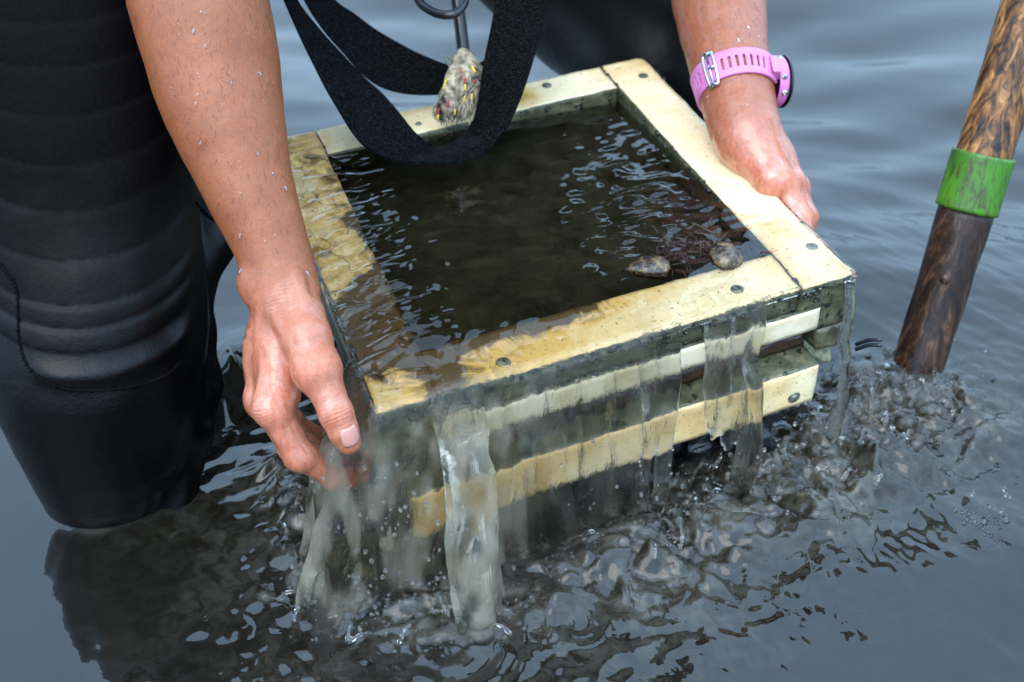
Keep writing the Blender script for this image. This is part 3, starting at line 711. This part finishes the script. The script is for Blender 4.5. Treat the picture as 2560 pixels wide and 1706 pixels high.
joint = [(P(838, 1033, .728), P(872, 1106, .738) - P(820, 985, .736), .007), (P(650, 1030, .742), P(748, 1140, .764) - P(682, 1018, .751), .006), (P(730, 760, .745), P(745, 830, .745) - P(720, 700, .755), .011)]
al = np.zeros(len(vv)); kn = np.zeros(len(vv))
for c, d, r in joint:
    w = np.exp(-(np.linalg.norm(vv - c, axis=1) / r) ** 2); al = np.where(w > .02, (vv - c) @ nv(d), al); kn = np.maximum(kn, w)
attr(body_me, 'along', al); attr(body_me, 'knuckle', kn)
body = link('body', body_me, person)
mb = MB(); f = SDF(HEAD - [.14, .2, .18], HEAD + [.14, .2, .16], .005)
f.ell(HEAD - hx * .028 - fu * .014, (.08, .095, .098), [[1, 0, 0], hx, np.cross([1, 0, 0], hx)], .01); f.ell(HEAD - hx * .09 - fu * .05, (.035, .035, .035), None, .02)
v, q = f.mesh(); link('hair', mesh_of('hair', v, q, [MT['hair']]), person)
# --- wetsuit
leg = [(70, -260, .87, .092), (120, 0, .855, .0850), (170, 200, .853, .0790), (200, 400, .853, .0755), (222, 600, .855, .0735), (238, 760, .857, .0725), (245, 900, .860, .0700), (256, 1000, .876, .0650), (266, 1090, .890, .0565), (268, 1165, .905, .0470), (274, 1240, .922, .0392), (292, 1360, .940, .035)]
lp = [P(*q[:3]) for q in leg]; lr = [q[3] for q in leg]
f = SDF(np.min(lp, 0) - .11, np.array([P(620, 700, .95)[0] + .02, np.max(lp, 0)[1] + .14, np.max(lp, 0)[2] - .01]), .0022)
f.chain(lp, lr, .02)
f.chain([P(470, 380, .93), P(515, 520, .925), P(522, 600, .92), P(470, 730, .91), P(470, 830, .905), P(482, 960, .90), P(465, 1080, .895), P(440, 1250, .91)], [.019, .020, .0195, .018, .019, .0205, .018, .016], .01)
WV, WF = f.mesh()
# quilted ridges over the knee and thigh
ax0, ax1 = P(205, 400, .853), P(238, 760, .857)
q = (WV - CAM) @ RW; wpx = q[:, 0] / q[:, 2] * FPX + 1280; wpy = q[:, 1] / q[:, 2] * FPX + 853
nrm_out = WV - (lp[3] + np.clip(((WV - lp[3]) @ nv(lp[6] - lp[3])), -.4, .4)[:, None] * nv(lp[6] - lp[3])); nrm_out /= np.linalg.norm(nrm_out, axis=1)[:, None] + 1e-9
WH = WV[:, 2] + .10 * WV[:, 0] - .12 * (WV[:, 1] - .7)
hz = lambda px, py: (lambda c: c[2] + .10 * c[0] - .12 * (c[1] - .7))(P(px, py, .79))
lines = [hz(200, y) for y in (-90, 25, 133, 255, 380, 497, 622, 738, 800, 862)]
front = sst(-.1, .5, -(nrm_out @ nv([0, 1, -.3]))) * sst(520, 440, wpx)
dsp = np.zeros(len(WV))
for a, b in zip(lines[:-1], lines[1:]):
    t = (WH - b) / (a - b); m = (t >= 0) & (t <= 1); dsp += np.where(m, .0030 * np.clip(np.sin(np.pi * np.clip(t, 0, 1)) ** .28, 0, 1) * (.45 + .55 * t), 0)
dsp *= front
dsp += .004 * np.exp(-((WH - hz(200, 930)) / .006) ** 2) * front * sst(40, 150, wpx)
dsp -= .005 * np.exp(-((wpx - 370) / 60) ** 2 - ((wpy - 1050) / 110) ** 2)
dsp += .0012 * vn3(WV / .03, 5)
WV = WV + nrm_out * dsp[:, None]
# other leg, torso and sleeves
f = SDF((-.42, .55, -.08), (.62, 1.72, 1.0), .008)
LK = P(1650, 150, 1.20); LHIP = P(1235, -240, 1.38)
f.cone(LHIP, LK, .085, .078, .03); f.cone(LK, P(1625, 420, 1.27), .07, .05, .03); f.cone(P(1240, -230, 1.38), P(1500, 20, 1.30), .075, .078, .03)
RK = lp[0]; f.cone(RK, HIP + [-.1, 0, 0], .088, .10, .03); f.cone(LHIP, HIP + [.08, 0, 0], .085, .10, .03)
f.cone(HIP, CHEST, .135, .15, .05); f.cone(CHEST + [-.07, 0, .02], CHEST + [.07, 0, .02], .115, .115, .05); f.cone(CHEST, NECK, .09, .055, .04)
for sh, el, a1 in ((RSH, RE, arm[0]), (LSH, LE, arm2[0])): f.cone(CHEST + (sh - CHEST) * .8, sh, .075, .07, .04); f.cone(sh, el, .062, .05, .03); f.cone(el, el * .55 + a1 * .45, .05, .0475, .01)
BV, BF = f.mesh(); del f
suit_me = mesh_of('wetsuit', np.concatenate([WV, BV]), np.concatenate([WF, BF + len(WV)]), [MT['neo']])
suit = link('wetsuit', suit_me, person)
bv_suit = BVHTree.FromPolygons([tuple(map(float, v)) for v in WV], [tuple(map(int, q)) for q in WF])
bv_arm = BVHTree.FromPolygons([tuple(map(float, v)) for v in RV], [tuple(map(int, q)) for q in RF])
bv_arm2 = BVHTree.FromPolygons([tuple(map(float, v)) for v in LV], [tuple(map(int, q)) for q in LF])
def hit(bv, px, py):
    d = Vector(nv(P(px, py, 1.0) - CAM)); h = bv.ray_cast(Vector(CAM), d)
    return (None, None) if h[0] is None else (np.array(h[0]), np.array(h[1]))
def seam(path, name='seam', r=.0011, n=80):
    c = catmull([(x, y, 0) for x, y in path], n); pts = []
    for q in c:
        h, nn = hit(bv_suit, q[0], q[1])
        if h is not None: pts.append(h)
    mb = MB(); v, fq = tube_geo(pts, r, 6); mb.add(v, fq)
    pts = np.array(pts)
    for i in range(1, len(pts) - 1, 2):
        dd = nv(pts[i + 1] - pts[i - 1]); sd = nv(np.cross(dd, CAM - pts[i])) * .0016
        v, fq = tube_geo([pts[i] - sd - dd * .0008, pts[i] + nv(CAM - pts[i]) * r, pts[i] + sd + dd * .0008], .0005, 5); mb.add(v, fq)
    return mb.build(name, [m_simple('seam_thread', (.003, .003, .0035), .8, .3, Specular_IOR_Level=.04)], suit)
seam([(2, 658), (22, 688), (36, 704), (45, 750), (48, 847), (71, 918), (128, 960), (192, 976), (289, 973), (359, 960), (417, 937), (452, 905)])
seam([(488, 505), (505, 525), (530, 548), (556, 566), (574, 578)], n=24)
# thumb nail
def nail(px, py, axis_px, wid, ln, name='fingernail'):
    c, nn = hit(bv_arm, px, py); c2, _ = hit(bv_arm, axis_px[0], axis_px[1])
    if c is None or c2 is None: return
    d = nv(c2 - c); d = nv(d - nn * (d @ nn)); s = np.cross(nn, d); v = []; q = []; N = 9
    for i in range(N):
        for j in range(N):
            a = (i / (N - 1) - .5) * 2; b = (j / (N - 1) - .5) * 2; wsc = 1 - .25 * max(0, abs(b) - .5) * 2
            p0 = c + d * b * ln / 2 + s * a * wid / 2 * wsc
            p1 = p0 + nn * (.0007 - .34 * wid * a * a * .55 - .0006 * b * b); v.append(p1)
    for i in range(N - 1):
        for j in range(N - 1): q.append((i * N + j, (i + 1) * N + j, (i + 1) * N + j + 1, i * N + j + 1))
    o = link(name, mesh_of(name, v, q, [MT['nail']]), body)
    md = o.modifiers.new('thickness', 'SOLIDIFY'); md.thickness = .0007; return o
nail(877, 1092, (886, 1125), .0115, .0125)
# water beads on the forearms
mb = MB()
for bv, (x0, x1, y0, y1), n in ((bv_arm, (330, 790, 5, 700), 70), (bv_arm2, (1690, 1920, 5, 330), 20)):
    for i in range(n):
        h, nn = hit(bv, random.uniform(x0, x1), random.uniform(y0, y1))
        if h is None: continue
        u, w, a = frame_of(nn); r = random.choice([.00035, .0004, .0005, .0006, .0009, .0013]) * random.uniform(.8, 1.2)
        dn = nv(np.array([0, 0, -1]) - nn * -nn[2]); sd = np.cross(nn, dn)
        v, q = sphere_geo(h, r, 8, 6, (.9, random.uniform(1, 2.0), .38), [sd, dn, nn]); mb.add(v, q)
tag(mb.build('droplets', [MT['drop']], body), kind='stuff')

mb = MB()
for bv, (x0, x1, y0, y1), n, dpx in ((bv_arm, (330, 780, -20, 640), 420, (15, 46)), (bv_arm2, (1690, 1920, 0, 200), 160, (6, 34))):
    for i in range(n):
        px, py = random.uniform(x0, x1), random.uniform(y0, y1); c = []
        dx, dy = random.gauss(dpx[0] * -.3, 9), random.gauss(dpx[1] * .5, 7); L = random.uniform(.5, 1.0)
        for t in (0, .35, .7, 1.0):
            h, nn = hit(bv, px + dx * t * L + 6 * t * t, py + dy * t * L)
            if h is None or (c and np.linalg.norm(h - c[-1]) > .02): break
            c.append(h + nn * (.0001 + .0003 * t))
        if len(c) < 4: continue
        v, q = tube_geo(c, np.array([.00007, .00007, .00005, .00003]), 3, cap=False); mb.add(v, q)
tag(mb.build('arm_hair', [m_simple('brown_hair', (.07, .035, .018), .5, .3)], body), kind='stuff')

# ================================================================== WATCH
wa = thing('wristwatch', 'pink sports watch with slotted strap and dark bezel on the wrist by the right bar', 'watch')
wc = P(1838, 212, .995); wax = nv(P(1858, 310, .98) - P(1806, 60, 1.02))      # along the forearm
right = nv(rgt - wax * (rgt @ wax)); toward = np.cross(wax, right); toward = toward if toward @ (CAM - wc) > 0 else -toward
RX, RY = .0318, .0312
def wring(t, off=0.0): return wc + right * (RX + off) * math.cos(t) + toward * (RY + off) * math.sin(t)
def wpt(t, z, off): return wring(t, off - .10 * z) + wax * z
WB = .0114
def strap_geo(t0, t1, n, holes=(), th=.0022, off=.0006, hw=.0052, flare=0.0):
    """strap as a band of cells; the cells named in holes are left open, with walls"""
    ts = np.linspace(t0, t1, n + 1); zs = np.array([-WB, -hw, hw, WB]); mb = MB(); 
    for i in range(n):
        for j in range(3):
            if j == 1 and i in holes:
                continue
            cs = []
            for o in (off, off + th):
                for (a, b) in ((i, j), (i + 1, j), (i + 1, j + 1), (i, j + 1)): cs.append(wpt(ts[a], zs[b], o))
            fs = [(3, 2, 1, 0), (4, 5, 6, 7)]
            nb = {(0, 1, 5, 4): (i, j - 1), (1, 2, 6, 5): (i + 1, j), (2, 3, 7, 6): (i, j + 1), (3, 0, 4, 7): (i - 1, j)}
            for fc, (a, b) in nb.items():
                if b < 0 or b > 2 or a < 0 or a >= n or (b == 1 and a in holes): fs.append(fc)
            mb.add(cs, fs)
    return mb
# near half of the strap runs over the inner wrist: slots every fourth cell
n = 85
mb = strap_geo(math.radians(24), math.radians(196), n, holes=[k for k in range(15, n - 3) if k % 5 in (0, 1) and not 52 <= k <= 62])
o = mb.build('strap', [MT['pink']], wa); weld(o, 1e-5)
md = o.modifiers.new('soft', 'BEVEL'); md.width = .0004; md.segments = 2; md.limit_method = 'ANGLE'
mb = strap_geo(math.radians(196), math.radians(338), 30); o = mb.build('strap', [MT['pink']], wa); weld(o)
tb = math.radians(134); mb = MB()
bx = [wpt(tb - .10, -WB - .0024, .0030), wpt(tb + .02, -WB - .0026, .0036), wpt(tb + .14, -WB - .0022, .0024), wpt(tb + .16, 0, .0032), wpt(tb + .14, WB + .0022, .0024), wpt(tb + .02, WB + .0026, .0036), wpt(tb - .10, WB + .0024, .0030), wpt(tb - .13, 0, .0040)]
v, q = tube_geo(catmull(bx + [bx[0]], 60), .0015, 8, cap=False); mb.add(v, q)
v, q = tube_geo([wpt(tb + .02, -WB - .002, .0036), wpt(tb + .02, WB + .002, .0036)], .0012, 8); mb.add(v, q)
v, q = tube_geo([wpt(tb + .04, 0, .0042), wpt(tb - .13, 0, .0048)], .0011, 8); mb.add(v, q)
mb.build('buckle', [MT['steel']], wa)
fc = nv(right * .99 - toward * .14); cc = wc + right * (RX - .002)
mb = MB(); v, q = cyl_geo(cc, fc, .0212, .0098, 48, .25); mb.add(v, q)
for sgn in (-1, 1):                                              # lugs that meet the strap
    lg = cc + toward * sgn * .0195 + fc * .002
    V_ = []; 
    for dx in (-.008, .008):
        for dy in (-.006, .0055):
            for dz in (-.0035, .003): V_.append(lg + wax * dx + toward * sgn * dy + fc * (dz + (-.003 if dy > 0 else 0)))
    mb.add(V_, [(0, 1, 3, 2), (4, 6, 7, 5), (0, 4, 5, 1), (2, 3, 7, 6), (0, 2, 6, 4), (1, 5, 7, 3)])
o = mb.build('case', [MT['pinkdeep']], wa, smooth=False)
md = o.modifiers.new('soft', 'BEVEL'); md.width = .0008; md.segments = 2
mb = MB(); v, q = cyl_geo(cc + fc * .0098, fc, .0216, .0022, 48, .5, .0004); mb.add(v, q); mb.build('bezel', [MT['glass']], wa)
for ang, mtl in ((152, 'pink'), (205, 'steel'), (28, 'steel'), (-25, 'steel'), (-60, 'steel')):
    a = math.radians(ang); ddir = nv(wax * -math.sin(a) + toward * math.cos(a)); mb = MB()
    v, q = cyl_geo(cc + fc * .006 + ddir * .020, ddir, .0026, .0030, 14, .35); mb.add(v, q); mb.build('button', [MT[mtl]], wa)

# ================================================================== STRAP, CORD, FRAYED ROPE
def ribbon(edges, n, th, name, mats, parent, wob=.0):
    L = catmull([P(a, b, d) for (a, b, d), _ in edges], n); R = catmull([P(a, b, d) for _, (a, b, d) in edges], n)
    C_ = 7; mid = []
    for i in range(n):
        w = R[i] - L[i]; t = (L[min(i + 1, n - 1)] + R[min(i + 1, n - 1)]) - (L[max(i - 1, 0)] + R[max(i - 1, 0)]); nn = nv(np.cross(w, t))
        row = [L[i] + w * (j / (C_ - 1)) for j in range(C_)]
        mid.append([p + nn * th / 2 for p in row] + [p - nn * th / 2 for p in row[::-1]])
    v = np.array(mid).reshape(-1, 3); k = 2 * C_; q = []
    for i in range(n - 1):
        for j in range(k): q.append((i * k + j, i * k + (j + 1) % k, (i + 1) * k + (j + 1) % k, (i + 1) * k + j))
    q += [tuple(range(k)), tuple((n - 1) * k + j for j in range(k))[::-1]]
    mb = MB(); mb.add(v, q); o = mb.build(name, mats, parent); weld(o, 1e-7)
    md = o.modifiers.new('edge', 'EDGE_SPLIT'); md.split_angle = math.radians(50); return o
st = thing('webbing_strap', 'black webbing strap hanging in a wide loop over the back of the tray', 'strap')
ribbon([((672, -80, .99), (720, -80, 1.0)), ((710, 0, .985), (742, 0, 1.0)), ((745, 80, .98), (806, 83, 1.0)), ((780, 153, .975), (858, 140, 1.0)), ((815, 222, .97), (905, 190, 1.0)), ((853, 287, .968), (958, 238, 1.0)), ((880, 330, .966), (1003, 290, 1.0)),
        ((912, 366, .965), (1040, 335, 1.0)), ((974, 398, .965), (1085, 366, 1.005)), ((1060, 408, .967), (1125, 360, 1.01)), ((1140, 407, .972), (1152, 345, 1.012)), ((1200, 390, .978), (1172, 322, 1.010)), ((1255, 335, .985), (1187, 290, 1.005)), ((1290, 274, .987), (1198, 235, 1.003)),
        ((1325, 178, .987), (1209, 160, 1.0)), ((1350, 83, .987), (1226, 77, 1.0)), ((1364, 0, .985), (1240, 0, 1.0)), ((1375, -80, .985), (1250, -80, 1.0))], 130, .0018, 'strand', [MT['web']], st)
ribbon([((735, -70, 1.02), (790, -70, 1.03)), ((760, 0, 1.02), (837, 0, 1.035)), ((808, 75, 1.022), (885, 35, 1.045)), ((855, 128, 1.025), (942, 77, 1.05)), ((905, 185, 1.03), (1019, 121, 1.055)), ((955, 219, 1.035), (1075, 147, 1.06)), ((1019, 235, 1.04), (1120, 163, 1.06)), ((1095, 236, 1.045), (1170, 168, 1.055)), ((1160, 222, 1.04), (1215, 150, 1.05)), ((1215, 180, 1.03), (1250, 110, 1.04)), ((1260, 90, 1.02), (1290, 40, 1.03)), ((1290, -60, 1.01), (1330, -60, 1.02))], 80, .0018, 'strand', [MT['web']], st)
co = thing('rubber_cord', 'thin black rubber cord dipping in a small loop at the top of the picture', 'cord')
mb = MB(); v, q = tube_geo(catmull(pr([(1020, -60, 1.0), (1046, 0, .995), (1068, 22, .99), (1098, 36, .985), (1130, 37, .982), (1152, 22, .985), (1164, -6, .99), (1166, -70, 1.0)]), 50), .0036, 12); mb.add(v, q); mb.build('loop', [MT['rubber']], co)
rp = thing('frayed_rope', 'frayed rope end with red and yellow tracer strands below a black sleeve', 'rope')
mb = MB(); pts = catmull(pr([(1138, -70, 1.035), (1143, 0, 1.03), (1152, 70, 1.028), (1160, 142, 1.025)]), 24); v, q = tube_geo(pts, .0055, 14); mb.add(v, q); mb.build('sleeve', [MT['rubber']], rp)
neck = P(1162, 140, 1.020)
f = SDF(P(1160, 230, 1.02) - .07, P(1160, 230, 1.02) + .07, .0015)
f.chain(pr([(1160, 140, 1.02), (1160, 165, 1.015), (1150, 200, 1.012), (1125, 250, 1.012), (1108, 285, 1.015)]), [.0072, .0105, .012, .0098, .0065], .004)
f.chain(pr([(1165, 150, 1.02), (1180, 190, 1.018), (1180, 235, 1.018), (1160, 280, 1.02)]), [.0075, .011, .0095, .0058], .004)
v, q = f.mesh(); v = v + (vn3(v / np.array([.002, .002, .009]), 2) * .0026 + vn3(v / .005, 8) * .002)[:, None] * nv(CAM - neck)
link('fibre_bundle', mesh_of('fibre_bundle', v, q, [MT['fibre']]), rp)
mbs = {'fibre': MB(), 'red': MB(), 'yellow': MB()}
for i in range(320):
    t = random.random(); ex, ey = (1098 + 70 * t + random.gauss(0, 10), 298 - 12 * t + random.gauss(0, 8)) if random.random() < .65 else (1170 + 35 * t, 270 - 60 * t + random.gauss(0, 8))
    mx = 1125 + 75 * random.random(); c = pr([(1150 + random.gauss(0, 12), 145, 1.016), (mx, 195 + random.gauss(0, 8), 1.0 + random.random() * .02), (ex + random.gauss(0, 5), ey - 30, 1.004 + random.random() * .016), (ex, ey, 1.008 + random.random() * .016)])
    v, q = tube_geo(catmull(c, 10), np.linspace(.0006, .0004, 10), 5); mbs['fibre'].add(v, q)
for i in range(5):                                              # tracer strands: alternating red and yellow lengths
    t = i / 5; ex, ey = 1094 + 105 * t, 300 - 70 * t ** 2 * 1.1; mx = 1120 + 78 * t
    c = catmull(pr([(1150 + 24 * t, 148, 1.012), (mx + random.gauss(0, 5), 190, .999), (ex + 5, ey - 40, .9985), (ex, ey, 1.003)]), 25)
    for k in range(0, 24, 3):
        if random.random() < .5: continue
        v, q = tube_geo(c[k:k + 4], .0008, 6); mbs[('red', 'yellow')[(k // 3 + i) % 2]].add(v, q)
for k, nm in (('fibre', 'loose_fibres'), ('red', 'red_tracer'), ('yellow', 'yellow_tracer')):
    o = mbs[k].build(nm, [MT[k]], rp)
    tag(o, kind='stuff')

# ================================================================== POLE
po = thing('wooden_pole', 'dark wet wooden pole with a bright green band standing in the water', 'pole')
PB, PT = PZ(2288, 938), P(2620, -130, .93)
pd = nv(PT - PB)
def along(px, py, dx):  # point on the axis nearest to the sight line through a pixel
    r = nv(P(px, py, 1.) - CAM); w0 = PB - CAM; b = pd @ r; t = (b * (r @ w0) - pd @ w0) / (1 - b * b); return PB + pd * t
g0, g1 = along(2417, 525, 0), along(2475, 388, 0)
def shaft(name, a, b, r0, r1, mat, wob=.0006, n=40, seg=40):
    c = a + (b - a) * np.linspace(0, 1, n)[:, None]; v, q = tube_geo(c, np.linspace(r0, r1, n), seg); v = np.array(v)
    ctr = a + np.clip(((v - a) @ pd), 0, 9)[:, None] * pd; o_ = v - ctr
    v = ctr + o_ * (1 + wob / r0 * (vn3(v / np.array([.01, .01, .05]), 7))[:, None])
    mb = MB(); mb.add(v, q); return mb.build(name, [mat], po)
shaft('shaft', PB - pd * .25, g0 + pd * .004, .0200, .0222, MT['wooddark'])
shaft('handle', g1 - pd * .004, PT, .0222, .0222, MT['wood'], .0011)
o = shaft('green_band', g0, g1, .0252, .0252, MT['tape'], .0003, 20, 48)
k0 = along(2367, 689, 0); kd = nv(CAM - k0 - pd * ((CAM - k0) @ pd)); mb = MB(); v, q = sphere_geo(k0 + kd * .0205, .0052, 14, 8, (1, 1, .6), frame_of(kd)); mb.add(v, q); mb.build('bolt', [MT['wooddark']], po)

# ================================================================== SHELLS AND WEED IN THE TRAY
def mussel(px, py, size, rot, label, flat=.6):
    ray = P(px, py, 1.) - CAM; o0 = T(0, 0, -.004); c = CAM + ray * (((o0 - CAM) @ EN) / (ray @ EN))
    a = math.radians(rot); d = E1 * math.cos(a) + E2 * math.sin(a); d = nv(d); s = np.cross(EN, d); t = thing('mussel', label, 'shell', 'mussels lying in the tray')
    for sg in (1, -1):
        v = []; q = []; N, K = 22, 12
        for i in range(N + 1):
            u = i / N; x = (u - .42) * size; wd = size * .36 * (math.sin(math.pi * u ** .72) ** .75 if 0 < u < 1 else 0.0)
            for j in range(K + 1):
                th = math.pi * j / K; yy = math.cos(th) * wd; zz = math.sin(th) * wd * flat * sg
                p = c + d * x + s * yy + EN * (zz + .0008 * sg); p = p + EN * sg * (.0006 * vn2(u * 14, j * .3, 9) + .00035 * math.sin(u * 70 + 2 * math.cos(th))) + (vn3(p / .004, 3) * .0012 + vn3(p / .0018, 4) * .0007) * nv(p - c)
                v.append(p)
        for i in range(N):
            for j in range(K):
                a0 = i * (K + 1) + j; fq = (a0, a0 + K + 1, a0 + K + 2, a0 + 1); q.append(fq if sg > 0 else fq[::-1])
        mb = MB(); mb.add(v, q); mb.build('valve', [MT['shell']], t)
    return t
mussel(1628, 674, .035, 165, 'dark elongated mussel lying in the tray nearest the middle of the front bar', .6)
mussel(1812, 646, .033, 75, 'rounder encrusted mussel in the tray beside the right bar', .75)
def onbar(px, py, w): ray = P(px, py, 1.) - CAM; o0 = T(0, 0, w); return CAM + ray * (((o0 - CAM) @ EN) / (ray @ EN))
wd = MB()
for i in range(260):
    b0 = onbar(random.uniform(1640, 1790), random.gauss(625, 22), -.001); L = random.uniform(.006, .016)
    dr = nv(E1 * random.gauss(0, 1) + E2 * random.gauss(-.4, 1) + EN * random.uniform(0, .5)) * L
    v, q = tube_geo(catmull([b0, b0 + dr * .5 + EN * random.uniform(-.001, .002), b0 + dr + E2 * random.gauss(0, .003)], 6), np.linspace(.0009, .0003, 6), 5); wd.add(v, q)
tag(wd.build('weed_clump', [MT['weed']]), 'clump of dark brown weed between the two mussels in the tray', 'seaweed')
wd = MB()
for i in range(44):
    k = random.random()
    if k < .62: b0 = T(abs(random.gauss(.022, .014)), random.uniform(.03, TD * .95), -.0008); dr = nv(E1 * random.gauss(.3, .7) + E2 * random.gauss(-.3, .6))
    elif k < .621: b0 = onbar(random.gauss(1650, 25), random.gauss(745, 10), -.0006); dr = nv(E1 * random.gauss(0, 1) + E2 * random.gauss(0, 1))
    else: b0 = T(random.uniform(.0, .07), random.uniform(.02, .06), -.0006); dr = nv(E1 * random.gauss(.2, .5) + E2 * random.gauss(.3, 1))
    L = random.uniform(.01, .035); s_ = np.cross(EN, dr)
    c = [b0, b0 + dr * L * .35 + s_ * random.gauss(0, .003), b0 + dr * L * .7 + s_ * random.gauss(0, .004), b0 + dr * L + s_ * random.gauss(0, .006)]
    v, q = tube_geo(catmull(c, 10), np.linspace(.00026, .00012, 10), 4); wd.add(v, q)
tag(wd.build('weed_strands', [MT['weed']]), 'fine brown weed strands on the left bar', kind='stuff')

# ================================================================== SPLASH: lumps of water, bubbles and drops
sr = np.random.default_rng(8)
spz = [(2000, 1120, 110, 60, 120), (2130, 1000, 60, 60, 60), (1800, 1240, 110, 40, 80), (1600, 1330, 70, 40, 40), (2260, 1040, 60, 40, 40), (1121, 1590, 40, 18, 30), (880, 1480, 80, 40, 60), (1010, 1520, 60, 25, 30), (740, 1300, 30, 60, 30)]
ctr = []
for px, py, sx, sy, n in spz:
    for i in range(n): p = PZ(px + sr.normal() * sx, py + sr.normal() * sy, 0); ctr.append((p[0], p[1]))
ctr = np.array(ctr); hz_ = sea_height(ctr[:, 0], ctr[:, 1])[0]
f = SDF((ctr[:, 0].min() - .03, ctr[:, 1].min() - .03, -.02), (ctr[:, 0].max() + .03, ctr[:, 1].max() + .03, .05), .0019)
for (x, y), z in zip(ctr, hz_):
    r = abs(sr.normal()) * .0030 + .0016; th = sr.random() * 6.28; q = np.array([math.cos(th), math.sin(th), 0])
    if sr.random() < .6: f.ell((x, y, z - r * .25), (r * (1 + sr.random()), r * (1 + sr.random() * .6), r * (.7 + .5 * sr.random())), [q, [-q[1], q[0], 0], [0, 0, 1]], .005)
    else:
        a = np.array([x, y, z - .001]); L = .006 + .014 * sr.random(); b = a + q * L; m = (a + b) / 2 + [0, 0, .002 + .007 * sr.random()]
        c = catmull([a, m, b], 6); f.chain(list(c), [.0018, .0016, .0014, .0014, .0016, .0018], .004)
v, q = f.mesh(); me = mesh_of('splash', v, q, [MT['traywater']]); attr(me, 'milk', .26 * sst(-.2, .6, vn3(v / .012, 2))); attr(me, 'pour', np.full(len(v), .4))
tag(link('splash', me), 'lumps of splashing water where the streams land and beside the tray', kind='stuff')
mb = MB(); fr = np.random.default_rng(3)
zone = [(1121, 1590, 45), (830, 1450, 50), (930, 1520, 60), (1010, 1530, 50), (1250, 1530, 60), (1640, 1350, 40), (1760, 1250, 90), (1950, 1160, 110), (2080, 1080, 90), (2180, 1000, 60), (1400, 1400, 60), (2330, 980, 60), (2460, 1290, 40)]
for i in range(1100):
    px, py, s = zone[fr.integers(len(zone))]; p = PZ(px + fr.normal() * s, py + fr.normal() * s * .5, .003); hh, _ = sea_height(np.array([p[0]]), np.array([p[1]]))
    r = fr.choice([.0006, .0008, .001, .0014, .002, .003], p=[.3, .25, .2, .14, .08, .03])
    v, q = sphere_geo((p[0], p[1], hh[0] + r * .2), r, 8, 5); mb.add(v, q)
for i in range(110):
    px, py, s = zone[fr.integers(len(zone))]; p = PZ(px + fr.normal() * s * 1.3, py + fr.normal() * s * .6, 0); r = fr.choice([.0006, .001, .0015])
    v, q = sphere_geo((p[0], p[1], abs(fr.normal()) * .02 + .008), r, 9, 6, (1, 1, 1.25)); mb.add(v, q)
for i in range(160):
    px, py = (random.uniform(720, 1180), random.uniform(1150, 1600)) if i < 110 else (random.uniform(1400, 2120), random.uniform(1060, 1300)); r = random.choice([.0004, .0005, .0007, .0009, .0013])
    v, q = sphere_geo(P(px, py, random.uniform(.70, .78) if i < 110 else random.uniform(.76, .84)), r, 8, 6, (1, 1, random.uniform(1, 1.6))); mb.add(v, q)
tag(mb.build('splash_drops', [MT['drop']]), 'clear bubbles and drops thrown up around the tray', kind='stuff')
